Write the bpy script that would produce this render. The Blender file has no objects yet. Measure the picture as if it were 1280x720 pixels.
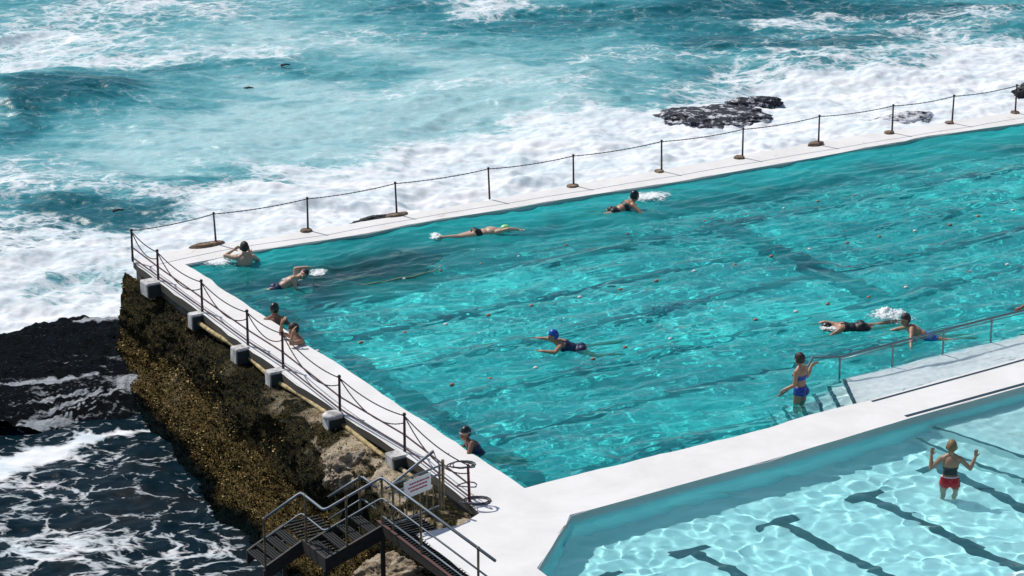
import bpy, bmesh, math, random
import numpy as np
from mathutils import Vector, Matrix
random.seed(7)
rng = np.random.default_rng(11)
C = bpy.context.scene
COL = C.collection
# ------------------------------------------------------------------ camera
FPX, PIT, CH = 3500.0, math.radians(19.8), 23.0
cd = bpy.data.cameras.new('camera'); cam = bpy.data.objects.new('camera', cd); COL.objects.link(cam)
cd.sensor_width = 36; cd.lens = 36 * FPX / 1280; cd.clip_start = 1; cd.clip_end = 3000
cam.location = (0, 0, CH); cam.rotation_euler = (math.pi / 2 - PIT, 0, 0)
C.camera = cam
# ------------------------------------------------------------------ light
SUN = Vector((-.66, .50, 1.12)).normalized()
elev = math.asin(SUN.z)
wd = bpy.data.worlds.new('World'); C.world = wd; wd.use_nodes = True
nt = wd.node_tree; bg = nt.nodes['Background']
sky = nt.nodes.new('ShaderNodeTexSky'); sky.sky_type = 'NISHITA'; sky.sun_disc = False
sky.sun_elevation = elev; sky.sun_rotation = math.atan2(SUN.x, SUN.y)
nt.links.new(sky.outputs[0], bg.inputs[0]); bg.inputs[1].default_value = 0.105
sl = bpy.data.lights.new('sun', 'SUN'); sl.energy = 4.6; sl.angle = math.radians(.5); sl.color = (1, .955, .89)
so = bpy.data.objects.new('sun', sl); COL.objects.link(so)
so.rotation_euler = (-SUN).to_track_quat('-Z', 'Y').to_euler(); so.location = SUN * 60
sl.cycles.is_caustics_light = True
v = C.view_settings; v.view_transform = 'Standard'; v.look = 'None'; v.gamma = 1; v.exposure = -.29; v.use_curve_mapping = False
C.cycles.use_denoising = True
C.cycles.max_bounces = 10; C.cycles.transmission_bounces = 8; C.cycles.diffuse_bounces = 3
C.cycles.sample_clamp_indirect = 6

# ------------------------------------------------------------------ helpers
def W(u, v_, z=0.0):
    """photo pixel (1280x720) -> point on the level plane z"""
    x = (u - 640) / FPX; y = -(v_ - 360) / FPX
    d = Vector((x, math.cos(PIT) + y * math.sin(PIT), -math.sin(PIT) + y * math.cos(PIT)))
    t = (z - CH) / d.z
    return Vector((d.x * t, d.y * t, z))

def WR(u, v_, z, wz):
    """photo pixel seen through a water level wz -> point on the level z below it (Snell)"""
    p = W(u, v_, wz); d = (p - Vector((0, 0, CH))); hd_ = Vector((d.x, d.y, 0)); s_ = hd_.length / d.length / 1.33
    q = p + hd_.normalized() * (wz - z) * s_ / math.sqrt(1 - s_ * s_); q.z = z; return q

def hash2(ix, iy, s):
    n = (ix.astype(np.int64) * 374761393 + iy.astype(np.int64) * 668265263 + s * 974711) & 0x7fffffff
    n = ((n ^ (n >> 13)) * 1274126177) & 0x7fffffff
    return ((n ^ (n >> 16)) & 0xffffff) / float(0xffffff)

def vn(x, y, s=0):
    ix = np.floor(x); iy = np.floor(y); fx = x - ix; fy = y - iy
    fx = fx * fx * fx * (fx * (fx * 6 - 15) + 10); fy = fy * fy * fy * (fy * (fy * 6 - 15) + 10)
    a = hash2(ix, iy, s); b = hash2(ix + 1, iy, s); c = hash2(ix, iy + 1, s); d = hash2(ix + 1, iy + 1, s)
    return (a + (b - a) * fx) * (1 - fy) + (c + (d - c) * fx) * fy

def fbm(x, y, s=0, o=4, g=.5, l=2.03):
    t = 0; a = 1; n = 0
    for k in range(o):
        t = t + a * vn(x, y, s + k * 17); n += a; a *= g
        x, y = (x * .8 - y * .6) * l + 3.1, (x * .6 + y * .8) * l + 1.7
    return t / n

def ridge(x, y, s=0, o=3):
    t = 0; a = 1; n = 0
    for k in range(o):
        t = t + a * (1 - np.abs(2 * vn(x, y, s + k * 13) - 1)); n += a; a *= .5
        x, y = (x * .8 - y * .6) * 2.03 + 5, (x * .6 + y * .8) * 2.03 + 2
    return t / n

def sstep(a, b, x):
    t = np.clip((x - a) / (b - a), 0, 1); return t * t * (3 - 2 * t)

def tag(o, label=None, cat=None, group=None, kind=None):
    if label: o['label'] = label
    if cat: o['category'] = cat
    if group: o['group'] = group
    if kind: o['kind'] = kind
    return o

def obj(name, bm, m, parent=None, smooth=False):
    me = bpy.data.meshes.new(name)
    if isinstance(bm, bmesh.types.BMesh):
        bmesh.ops.recalc_face_normals(bm, faces=bm.faces)
        bm.to_mesh(me); bm.free()
    else:
        me = bm; me.name = name
    me.materials.append(m)
    if smooth:
        me.polygons.foreach_set('use_smooth', [True] * len(me.polygons))
    o = bpy.data.objects.new(name, me); COL.objects.link(o)
    if parent: o.parent = parent
    return o

def thing(name, label, cat, loc=(0, 0, 0), rz=0, group=None):
    o = bpy.data.objects.new(name, None); COL.objects.link(o); o.empty_display_size = .2
    o.location = loc; o.rotation_euler = (0, 0, rz)
    return tag(o, label, cat, group)

def world_child(o, parent):
    """parent a mesh built in world coordinates"""
    o.parent = parent; o.matrix_parent_inverse = (Matrix.Translation(parent.location) @ parent.rotation_euler.to_matrix().to_4x4()).inverted()
    return o

def gridmesh(X, Y, Z, attrs=None, wrap=False):
    """X,Y,Z arrays (n,m)"""
    n, m = X.shape
    co = np.stack([X, Y, Z], -1).reshape(-1, 3).astype(np.float32)
    i = np.arange(n * m).reshape(n, m)
    f = np.stack([i[:-1, :-1], i[1:, :-1], i[1:, 1:], i[:-1, 1:]], -1).reshape(-1, 4)
    me = bpy.data.meshes.new('g')
    me.vertices.add(n * m); me.vertices.foreach_set('co', co.ravel())
    me.loops.add(f.size); me.loops.foreach_set('vertex_index', f.ravel().astype(np.int32))
    me.polygons.add(len(f)); me.polygons.foreach_set('loop_start', (np.arange(len(f)) * 4).astype(np.int32))
    me.update(calc_edges=True)
    for k, a in (attrs or {}).items():
        at = me.attributes.new(k, 'FLOAT', 'POINT'); at.data.foreach_set('value', a.ravel().astype(np.float32))
    return me

def box(bm, c, s, R=None, bevel=0):
    r = bmesh.ops.create_cube(bm, size=1)
    vs = r['verts']
    M = Matrix.Translation(Vector(c)) @ (R.to_4x4() if R else Matrix()) @ Matrix.Diagonal((s[0], s[1], s[2], 1))
    bmesh.ops.transform(bm, matrix=M, verts=vs)
    if bevel:
        es = list({e for v_ in vs for e in v_.link_edges})
        bmesh.ops.bevel(bm, geom=es, offset=bevel, segments=2, affect='EDGES')

def prism(bm, pts, z0, z1):
    """pts list of (x,y); solid between z0 and z1"""
    top = [bm.verts.new((p[0], p[1], z1)) for p in pts]; bot = [bm.verts.new((p[0], p[1], z0)) for p in pts]
    bm.faces.new(top); bm.faces.new(bot[::-1])
    n = len(pts)
    for i in range(n): bm.faces.new((top[i], bot[i], bot[(i + 1) % n], top[(i + 1) % n]))

def tube(bm, pts, r, seg=8, closed=False, r2=None):
    pts = [Vector(p) for p in pts]; n = len(pts); rings = []
    up = None
    for i, p in enumerate(pts):
        a = pts[i - 1] if (i > 0 or closed) else p
        b = pts[(i + 1) % n] if (i < n - 1 or closed) else p
        t = (b - a).normalized()
        if up is None:
            up = t.orthogonal().normalized()
        else:
            up = (up - t * up.dot(t)).normalized()
        s = t.cross(up)
        rr = r if r2 is None else r + (r2 - r) * i / (n - 1)
        if 0 < i < n - 1 or closed:
            c = (pts[i] - a).normalized().dot((b - pts[i]).normalized()); rr = rr / max(.6, math.sqrt(max(.01, (1 + c) / 2)))
        rings.append([bm.verts.new(p + (up * math.cos(k * math.tau / seg) + s * math.sin(k * math.tau / seg)) * rr) for k in range(seg)])
    for i in range(n if closed else n - 1):
        A, B = rings[i], rings[(i + 1) % n]
        for k in range(seg):
            bm.faces.new((A[k], A[(k + 1) % seg], B[(k + 1) % seg], B[k]))
    if not closed:
        bm.faces.new(rings[0][::-1]); bm.faces.new(rings[-1])

# ------------------------------------------------------------------ material helpers
def mat(name, col=(.8, .8, .8), rough=.6, **kw):
    m = bpy.data.materials.new(name); m.use_nodes = True
    b = m.node_tree.nodes['Principled BSDF']
    b.inputs['Base Color'].default_value = (*col, 1); b.inputs['Roughness'].default_value = rough
    for k, v_ in kw.items(): b.inputs[k].default_value = v_
    return m

class N:
    """tiny node-building helper"""
    def __init__(s, m): s.t = m.node_tree; s.b = s.t.nodes['Principled BSDF']; s.out = s.t.nodes['Material Output']
    def new(s, typ, **kw):
        n = s.t.nodes.new(typ)
        for k, v_ in kw.items():
            if k.startswith('i_'): n.inputs[k[2:].replace('_', ' ')].default_value = v_
            else: setattr(n, k, v_)
        return n
    def link(s, a, b): s.t.links.new(a, b)
    def coord(s, scale=(1, 1, 1), rot=0):
        g = s.new('ShaderNodeNewGeometry'); mp = s.new('ShaderNodeMapping'); mp.inputs['Scale'].default_value = scale
        mp.inputs['Rotation'].default_value = (0, 0, rot)
        s.link(g.outputs['Position'], mp.inputs[0]); return mp.outputs[0]
    def noise(s, scale, detail=4, rough=.55, vec=None, dist=0, lac=2.0):
        n = s.new('ShaderNodeTexNoise'); n.inputs['Scale'].default_value = scale; n.inputs['Detail'].default_value = detail
        n.inputs['Roughness'].default_value = rough; n.inputs['Distortion'].default_value = dist; n.inputs['Lacunarity'].default_value = lac
        s.link(vec if vec else s.coord(), n.inputs['Vector']); return n.outputs['Fac']
    def ramp(s, fac, stops):
        r = s.new('ShaderNodeValToRGB'); e = r.color_ramp.elements
        while len(e) < len(stops): e.new(.5)
        for i, (p, c) in enumerate(stops):
            e[i].position = p; e[i].color = (*c, 1) if len(c) == 3 else c
        s.link(fac, r.inputs[0]); return r.outputs[0]
    def g(s, x): return (x, x, x)
    def mix(s, fac, a, b, mode='MIX'):
        n = s.new('ShaderNodeMix', data_type='RGBA', blend_type=mode)
        for i, v_ in ((0, fac), (6, a), (7, b)):
            if isinstance(v_, (int, float)): n.inputs[i].default_value = v_
            elif isinstance(v_, tuple): n.inputs[i].default_value = (*v_, 1)
            else: s.link(v_, n.inputs[i])
        return n.outputs[2]
    def math(s, op, a, b=None, c=None, clamp=False):
        n = s.new('ShaderNodeMath', operation=op); n.use_clamp = clamp
        for i, v_ in enumerate((a, b, c)):
            if v_ is None: continue
            if isinstance(v_, (int, float)): n.inputs[i].default_value = v_
            else: s.link(v_, n.inputs[i])
        return n.outputs[0]
    def attr(s, name):
        n = s.new('ShaderNodeAttribute', attribute_name=name); return n.outputs['Fac']
    def bump(s, h, strength=.5, dist=.02):
        n = s.new('ShaderNodeBump'); n.inputs['Strength'].default_value = strength; n.inputs['Distance'].default_value = dist
        s.link(h, n.inputs['Height']); s.link(n.outputs[0], s.b.inputs['Normal']); return n
# ------------------------------------------------------------------ pool geometry
WZ, KZ, SEA = -.09, -.20, -2.6          # water levels
KFLOOR = -1.0
DL = (W(586, 627) - W(166, 328)); DL.z = 0; DL.normalize()        # along the short left wall, towards the camera
DF = Vector((.868, .497, 0))                                       # along the far long wall, to the right
OUTL = Vector((DL.y, -DL.x, 0))                                    # away from the pool, over the left bank
def ext(p, q, d):
    r = (q - p).normalized(); return q + r * d
def resample(pts, step):
    out = []
    for a, b in zip(pts[:-1], pts[1:]):
        n = max(1, int((b - a).length / step))
        out += [a.lerp(b, i / n) for i in range(n)]
    return out + [pts[-1]]

far_in = [W(*p) for p in [(233, 330.5), (262, 325), (318, 313), (393, 302), (459, 291.5), (509, 281), (640, 260), (740, 243), (860, 225), (921, 214), (1035, 194), (1162, 170), (1280, 153.6)]]
far_in.append(ext(far_in[-4], far_in[-1], 26))
far_out = [W(*p) for p in [(166, 325), (200, 317), (238, 309), (330, 297), (430, 281), (613, 250), (713, 232), (860, 206), (921, 195), (1006, 180), (1103, 165), (1183, 152), (1280, 138)]]
far_out.append(ext(far_out[-4], far_out[-1], 26))
left_in = [W(233, 330.5), W(657, 609)]
near_in = [W(657, 609), W(960, 534), W(1037, 511), W(1085, 500), W(1232, 460), W(1280, 446.5)]
near_in.append(ext(near_in[-3], near_in[-1], 24))
kid_top = [W(714, 644), W(960, 576), W(1135, 523), W(1280, 483)]
kid_top.append(ext(kid_top[-3], kid_top[-1], 14))
kid_left = [W(714, 644), W(673, 710), W(745, 775)]
main_poly = far_in + near_in[::-1]        # closes A -> B by itself
kid_poly = kid_top + [W(1700, 640), W(1250, 900)] + kid_left[::-1][:-1]
deck_left = [W(166, 329.5), W(172, 333), W(338, 456), W(407, 505), W(504, 567), W(584, 625), W(600, 640), W(575, 655), W(520, 667), W(640, 760), W(720, 830)]
outer = far_out + [far_out[-1] + Vector((14, -30, 0)), W(1800, 1000), W(700, 1000)] + deck_left[::-1][:-1]

def wob(p, k=0., a=.025):
    return Vector((p.x + a * (float(vn(np.array(p.x * 1.3), np.array(p.y * 1.3), 3)) - .5) * 2, p.y + a * 2 * (float(vn(np.array(p.x * 1.1), np.array(p.y * 1.1), 9)) - .5), p.z))
def ring(bm, pts, z, amp):
    pts = resample(pts + [pts[0]], .45)[:-1]
    vs = [bm.verts.new((q.x, q.y, z)) for q in (wob(p, 0, amp) for p in pts)]
    return vs, [bm.edges.new((vs[i], vs[(i + 1) % len(vs)])) for i in range(len(vs))]

m = mat('deck_concrete', (.8, .8, .8), .75); n = N(m)
a = n.ramp(n.noise(.9, 8, .65, dist=.5), [(.38, (0, 0, 0)), (.68, (1, 1, 1))]); b_ = n.noise(14, 5, .7); big = n.noise(2.2, 8, .75, dist=1.2)
c1 = n.mix(a, (.80, .79, .78), (.70, .69, .675))
spots = n.ramp(big, [(.60, (0, 0, 0)), (.70, (1, 1, 1))])
wear = n.attr('wear')
c2 = n.mix(n.math('MULTIPLY', spots, n.math('ADD', n.math('MULTIPLY', wear, .85), .10)), c1, (.50, .38, .28))
fine = n.ramp(n.noise(5, 6, .8), [(.45, (0, 0, 0)), (.75, (1, 1, 1))])
c3 = n.mix(n.math('MULTIPLY', fine, n.math('MULTIPLY', wear, .35)), c2, (.66, .58, .50))
n.link(c3, n.b.inputs['Base Color']); n.bump(b_, .25, .01)
M_deck = m
m = mat('pool_wall_paint', (.35, .72, .72), .6); n = N(m)
g_ = n.new('ShaderNodeNewGeometry'); sx = n.new('ShaderNodeSeparateXYZ'); n.link(g_.outputs['Position'], sx.inputs[0])
c = n.mix(n.noise(3, 5), (.54, .60, .58), (.42, .50, .48))
c = n.mix(n.ramp(n.math('MULTIPLY', sx.outputs[2], -1), [(.10, (0, 0, 0)), (.24, (1, 1, 1))]), c, (.34, .86, .90))   # aqua paint below the waterline
n.link(c, n.b.inputs['Base Color'])
M_side = m

bm = bmesh.new()
o_v, o_e = ring(bm, outer, 0, .03)
m_v, m_e = ring(bm, main_poly, 0, .03)
k_v, k_e = ring(bm, kid_poly, 0, .012)
bmesh.ops.triangle_fill(bm, edges=o_e + m_e + k_e, use_beauty=True)
for vs, zz in ((o_v, -.20), (m_v, -2.6), (k_v, KFLOOR - .1)):
    low = [bm.verts.new((q.co.x, q.co.y, zz)) for q in vs]
    for i in range(len(vs)):
        j = (i + 1) % len(vs); f = bm.faces.new((vs[i], vs[j], low[j], low[i]))
        f.material_index = 1 if zz != -.20 else 2
be = [e for e in o_e + m_e + k_e if e.is_valid]
bmesh.ops.bevel(bm, geom=be, offset=.025, segments=2, affect='EDGES')
deck = obj('pool_deck', bm, M_deck); deck.data.materials.append(M_side); M_edge = mat('stained_edge', (.075, .07, .06), .9); deck.data.materials.append(M_edge)
tag(deck, kind='structure')
me = deck.data
co = np.zeros(len(me.vertices) * 3); me.vertices.foreach_get('co', co); co = co.reshape(-1, 3)
fl = np.array([W(233, 330.5).xy, W(1280, 153.6).xy]); dv = fl[1] - fl[0]; dv /= np.linalg.norm(dv)
dist = np.abs((co[:, 0] - fl[0, 0]) * dv[1] - (co[:, 1] - fl[0, 1]) * dv[0])
dl = (co[:, 1] - 58) / 8
wv = np.maximum(1 - sstep(1.2, 3, dist), sstep(0, 1, dl) * .8)
at = me.attributes.new('wear', 'FLOAT', 'POINT'); at.data.foreach_set('value', wv.astype(np.float32))

# ---------------- water sheets: real ripples, refracting
def point_in(poly, X, Y):
    r = np.zeros(X.shape, bool); n_ = len(poly)
    for i in range(n_):
        a, b = poly[i], poly[(i + 1) % n_]
        c = ((a.y > Y) != (b.y > Y)) & (X < (b.x - a.x) * (Y - a.y) / ((b.y - a.y) or 1e-9) + a.x)
        r ^= c
    return r
def water_mesh(poly, org, ax, nx, ny, step, z, hf):
    s = np.arange(nx) * step; t = np.arange(ny) * step
    S, T = np.meshgrid(s, t, indexing='ij'); ay = Vector((-ax.y, ax.x, 0))
    X = org.x + ax.x * S + ay.x * T; Y = org.y + ax.y * S + ay.y * T
    Z = z + hf(S, T, X, Y)
    me = gridmesh(X, Y, Z)
    keep = point_in(poly, X, Y)
    for dx, dy in ((.04, 0), (-.04, 0), (0, .04), (0, -.04)): keep |= point_in(poly, X + dx, Y + dy)
    bm = bmesh.new(); bm.from_mesh(me)
    k = keep.ravel(); bm.verts.ensure_lookup_table()
    bmesh.ops.delete(bm, geom=[v_ for v_ in bm.verts if not k[v_.index]], context='VERTS')
    bm.to_mesh(me); bm.free(); return me

def kid_h(S, T, X, Y):
    h = .08 * (fbm(S * .75, T * .95, 5, 2) - .5) + .034 * (vn(S * 3.4 + vn(S, T, 4) * 2, T * 3.6 + vn(S * .8, T, 6) * 2, 8) - .5) + .03 * (vn(S * 1.7, T * 2.0, 18) - .5) + .016 * (vn(S * 5.5, T * 5.0, 9) - .5)
    return h
# ------------------------------------------------------------------ water of the two pools
def watermat(name, tint, cloud, ccol, camt):
    """clear refracting water, coloured by its depth, with a little turbid cloud near the surface that also lifts shaded bands"""
    m = bpy.data.materials.new(name); m.use_nodes = True; n = N(m); b = n.b
    n.link(n.mix(n.attr('depth'), (.94, .985, .99), tint), b.inputs['Base Color']); b.inputs['Roughness'].default_value = 0; b.inputs['IOR'].default_value = 1.33
    b.inputs['Transmission Weight'].default_value = 1
    d = n.new('ShaderNodeBsdfDiffuse'); d.inputs['Color'].default_value = (*ccol, 1)
    x = n.new('ShaderNodeMixShader'); cl = n.ramp(n.noise(.38, 6, .6, dist=.9, vec=n.coord((.7, 1.3, 1))), [(.38, (0, 0, 0)), (.64, (1, 1, 1))])
    n.link(n.math('MULTIPLY', n.math('MULTIPLY_ADD', cl, camt, n.math('MULTIPLY', n.attr('cloud_lift'), cloud)), n.math('MULTIPLY', n.attr('depth'), n.attr('clear'))), x.inputs[0])
    n.link(b.outputs[0], x.inputs[1]); n.link(d.outputs[0], x.inputs[2]); n.link(x.outputs[0], n.out.inputs[0])
    return m
def set_depth(o, polys, full, cloud_lift=None, clear=None):
    """water depth (0 shallow .. 1 full) from the real floor under each vertex"""
    me = o.data; co = np.zeros(len(me.vertices) * 3); me.vertices.foreach_get('co', co); co = co.reshape(-1, 3)
    d = np.full(len(co), full)
    for poly, dep in polys: d = np.where(point_in(poly, co[:, 0], co[:, 1]), dep, d)
    for nm, fn_ in (('cloud_lift', cloud_lift), ('clear', clear)):
        at = me.attributes.new(nm, 'FLOAT', 'POINT'); at.data.foreach_set('value', (fn_(co[:, 0], co[:, 1]) if fn_ else np.ones(len(co))).astype(np.float32))
    at = me.attributes.new('depth', 'FLOAT', 'POINT'); at.data.foreach_set('value', (1 - np.exp(-d * 2.2 / full)).clip(0, .9).astype(np.float32) / .9)
me = water_mesh(kid_poly, W(560, 900, 0), DF, 640, 480, .045, KZ, kid_h)
kw = obj('paddling_pool_water', me, watermat('paddling_water', (.50, .955, .985), .06, (.16, .70, .74), .06), smooth=True); tag(kw, kind='structure')
kw.cycles.is_caustics_caster = True
def main_h(S, T, X, Y):
    S = S + 1.2 * vn(S * .35, T * .35, 31); T = T + .8 * vn(S * .3, T * .4, 33)
    h = .07 * (fbm(S * .16, T * .45, 5, 2) - .5)
    h = h + .085 * (fbm(S * .6, T * 1.6, 15, 2) - .5)
    h = h + .080 * (ridge(S * 1.25, T * 3.0, 8, 2) - .5) * (.35 + 1.0 * vn(X * .25, Y * .3, 40))
    h = h + .024 * (fbm(S * 4.2, T * 5.5, 9, 2) - .5) * (.4 + 1.2 * vn(X * .5, Y * .5, 41))
    return h
me = water_mesh(main_poly, W(657, 609) - DF * 7 + Vector((DF.y, -DF.x, 0)) * 6, DF, 1000, 520, .055, WZ, main_h)
mw = obj('pool_water', me, watermat('pool_water', (.12, .92, .93), .05, (.035, .60, .60), .22), smooth=True); tag(mw, kind='structure')
mw.cycles.is_caustics_caster = True

# floors
def receive(o): o.cycles.is_caustics_receiver = True; return o
receive(deck)
def slab(name, poly, z, m, grow=.12):
    c = sum(poly, Vector()) / len(poly); bm = bmesh.new()
    vs = [bm.verts.new(((p.x, p.y, z))) for p in poly]
    f = bm.faces.new(vs); bmesh.ops.triangulate(bm, faces=[f]); bmesh.ops.recalc_face_normals(bm, faces=bm.faces)
    for f in bm.faces:
        if f.normal.z < 0: f.normal_flip()
    o = obj(name, bm, m)
    return receive(tag(o, kind='structure'))
m = mat('paddling_floor', (.62, .80, .80), .8); n = N(m)
n.link(n.mix(n.noise(1.6, 6, .6), (.80, .90, .90), (.90, .95, .95)), n.b.inputs['Base Color'])
slab('paddling_pool_floor', kid_poly, KFLOOR, m)
m = mat('pool_floor', (.3, .6, .6), .85); n = N(m)
a = n.noise(.35, 6, .65, dist=.8); b_ = n.noise(2.5, 5, .7)
c = n.mix(n.ramp(a, [(.36, (0, 0, 0)), (.66, (1, 1, 1))]), (.34, .70, .68), (.86, .97, .94))
c = n.mix(n.math('MULTIPLY', b_, .6), c, (.52, .80, .77))
n.link(c, n.b.inputs['Base Color'])
MFL = -1.55
slab('pool_floor', [p + Vector((0, 0, 0)) for p in main_poly], MFL, m)
M_line = mat('lane_line_paint', (.04, .20, .25), .7)
M_line2 = mat('paddling_line_paint', (.003, .035, .06), .7)
def strip(bm, a, b, wd_, z, h=.012):
    d = (b - a).normalized(); s = Vector((-d.y, d.x, 0)) * wd_ / 2
    prism(bm, [(a + s).xy, (b + s).xy, (b - s).xy, (a - s).xy], z, z + h)
# floor lines of the big pool (parallel to the long wall) and the cross line
Bc = W(657, 609); DN = (W(1280, 446.5) - Bc).normalized(); NN = Vector((-DN.y, DN.x, 0))
bm = bmesh.new()
for k in range(6):
    st = Bc + NN * (1.5 + 2.35 * k) - DL * 0 + DN * (2.0 - .9 * k * .45)
    strip(bm, st, st + (DN * (1 - k / 6) + DF * (k / 6)).normalized() * 34, .26, MFL + .002)
o = receive(tag(obj('floor_lane_lines', bm, M_line), kind='structure'))
bm = bmesh.new()
strip(bm, W(262, 352, 0) + DF * 1.2, Bc + DF * 1.2 + NN * 1.2, .55, MFL + .018)
strip(bm, WR(890, 276, MFL, WZ), WR(1110, 376, MFL, WZ), .75, MFL + .018)
o = receive(tag(obj('floor_cross_lines', bm, M_line), kind='structure'))
# weed-dark rock showing on the pool floor
bm = bmesh.new(); bmesh.ops.create_icosphere(bm, subdivisions=4, radius=1)
for v_ in bm.verts:
    p = v_.co; r_ = 1 + .35 * (float(fbm(np.array(p.x * 1.7 + 5), np.array(p.y * 1.7), 3, 4)) - .5) * 2
    v_.co = Vector((p.x * r_ * 1.95, p.y * r_ * .95, p.z * .42 * r_))

o = obj('sunken_rock', bm, mat('weed_rock', (.002, .05, .06), .9), smooth=True); receive(o)
o.location = WR(455, 337, -.72, WZ); o.rotation_euler.z = math.atan2(DF.y, DF.x)
tag(o, 'long dark weedy rock patch lying under the water of the big pool', 'rock')

# paddling pool lines: long line with a T head, five of them
def T_line(pa, pb, name='floor_t_line'):
    a = W(*pa, KFLOOR); b = W(*pb, KFLOOR); d = (b - a).normalized(); s = Vector((-d.y, d.x, 0))
    bm = bmesh.new(); strip(bm, a, a + d * 14, .24, KFLOOR + .003)
    strip(bm, a - s * .55, a + s * .55, .24, KFLOOR + .003 + .004, .014)
    return bm
bm = bmesh.new()
for pa, pb in [((1080, 619), (1280, 716)), ((972, 653), (1110, 721)), ((862, 688), (960, 736)), ((752, 722), (840, 765)), ((1172, 583), (1290, 640))]:
    a = WR(*pa, KFLOOR, KZ); b = WR(*pb, KFLOOR, KZ); d = (b - a).normalized(); s = Vector((-d.y, d.x, 0))
    strip(bm, a, a + d * 14, .27, KFLOOR + .003)
    strip(bm, a - s * .5, a + s * .5, .22, KFLOOR + .005, .016)
receive(tag(obj('paddling_lane_lines', bm, M_line2), kind='structure'))

# entry steps of the paddling pool, right: levels falling to the lower left, dark nosings
kd = (W(1280, 483) - W(1135, 523)).normalized(); kn = Vector((kd.y, -kd.x, 0))
M_step = mat('step_paint', (.72, .80, .80), .8)
nose = [((1140, 549), (1280, 603), -.78), ((1163, 535), (1280, 573), -.55), ]
bm = bmesh.new(); bl = bmesh.new(); kpol = []
for pa, pb, z in nose:
    a = WR(*pa, z, KZ); b = WR(*pb, z, KZ); d = (b - a).normalized(); far = a - d * 1.2
    e = a + d * 16; r_ = kd * 22
    prism(bm, [far.xy, (e).xy, (e + r_).xy, (far + r_).xy], KFLOOR - .05, z)
    kpol.append(([far, e, e + r_, far + r_], KZ - z))
    strip(bl, a + kd * .08, e + kd * .08, .11, z + .002, .012)
receive(tag(obj('paddling_pool_steps', bm, M_step), kind='structure'))
receive(tag(obj('paddling_step_nosings', bl, M_line2), kind='structure'))

set_depth(kw, kpol, KZ - KFLOOR)

# shallow white ledge and steps in the big pool, right
LZ = -.17
bm = bmesh.new(); bl = bmesh.new()
e0, e1 = W(1052, 477, LZ), W(1280, 421, LZ); ed = (e1 - e0).normalized()
n0 = W(1075, 502.5)
mpol = [([e0, e1 + ed * 20, W(1280, 446.5) + DN * 20 - NN * .2, W(1072, 507)], .03)]
prism(bm, [e0.xy, (e1 + ed * 20).xy, (W(1280, 446.5) + DN * 20 - NN * .2).xy, (W(1072, 507)).xy], MFL, LZ)
sd = (W(1072, 505, LZ) - e0).normalized(); back = -Vector((DN.x, DN.y, 0)) 
for k in range(1, 6):
    z = LZ - .17 * k; a = e0 + back * .42 * k; b = W(1072, 507) + back * .42 * k - Vector((0, .2, 0))
    a.z = b.z = 0
    prism(bm, [a.xy, (a - back * .44).xy, (b - back * .44).xy, b.xy], MFL, z - .004)
    mpol.append(([a, a - back * .44, b - back * .44, b], .17 * k))
    strip(bl, a - back * .05, b - back * .05, .09, z - .002, .014)
strip(bl, e0 - back * .05, W(1069, 506) - back * .05, .09, LZ + .002, .014)
rk = W(455, 335, WZ); _a = math.atan2(DF.y, DF.x)
def shade_lift_f(x, y):     # paler cloud along the ocean wall, brightening its shaded band
    dd = np.abs((x - far_in[0].x) * fn2.x + (y - far_in[0].y) * fn2.y); return 1 + 4.5 * np.exp(-(dd / 1.6) ** 2)
def clear_f(x, y):    # still, clear water over the weedy rock
    u_ = (x - rk.x) * math.cos(_a) + (y - rk.y) * math.sin(_a); w_ = -(x - rk.x) * math.sin(_a) + (y - rk.y) * math.cos(_a)
    return 1 - .92 * np.exp(-((u_ / 2.2) ** 2 + (w_ / 1.0) ** 2 + .8 * (fbm(x * 1.3, y * 1.3, 66, 3) - .5)) ** 1)
fn2 = (far_in[-1] - far_in[0]).normalized(); fn2 = Vector((-fn2.y, fn2.x, 0))
set_depth(mw, mpol, WZ - MFL, shade_lift_f, clear_f)
m = mat('ledge_paint', (.80, .82, .82), .8); n = N(m)
n.link(n.mix(n.ramp(n.noise(5, 6, .75), [(.4, (0, 0, 0)), (.6, (1, 1, 1))]), (.74, .78, .79), (.90, .90, .91)), n.b.inputs['Base Color'])
receive(tag(obj('pool_entry_steps', bm, m), kind='structure'))
receive(tag(obj('entry_step_nosings', bl, M_line2), kind='structure'))
# dark safety stripes painted on the walkway edge
bm = bmesh.new(); pts = [W(1087, 500.6), W(1160, 480.6), W(1232, 461), W(1280, 447.6)]
for a, b in zip(pts[:-1], pts[1:]): strip(bm, a - NN * .075, b - NN * .075, .07, .002, .004)
strip(bm, pts[-1] - NN * .075, pts[-1] - NN * .075 + DN * 14, .07, .002, .004)
pts = [W(1135, 522), W(1280, 482.5)]
a, b = pts; strip(bm, a - kn * .08, b - kn * .08 + kd * 8, .10, .002, .004)
tag(obj('edge_stripes', bm, M_line2), kind='structure')

# ------------------------------------------------------------------ sea
def spaced(lo, hi, st, far_lo, far_hi):
    a = list(np.arange(lo, hi, st)); s = st
    while a[-1] < far_hi: s *= 1.16; a.append(a[-1] + s)
    s = st; b = [lo]
    while b[-1] > far_lo: s *= 1.16; b.append(b[-1] - s)
    return np.array(b[:0:-1] + a)
gx = spaced(-21, 22, .065, -500, 500); gy = spaced(52, 108, .068, 12, 900)
X, Y = np.meshgrid(gx, gy, indexing='ij')
def blob(X, Y, u, v_, ru, rv, z=SEA, rot=0):
    c = W(u, v_, z); k = (v_ + 900) * .94 / 25.6; kv = (v_ + 900) ** 2 / (25.6 * 3720)
    dx = (X - c.x) * k / ru; dy = (Y - c.y) * kv / rv
    if rot: dx, dy = dx * math.cos(rot) + dy * math.sin(rot), -dx * math.sin(rot) + dy * math.cos(rot)
    return np.exp(-(dx * dx + dy * dy))
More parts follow.
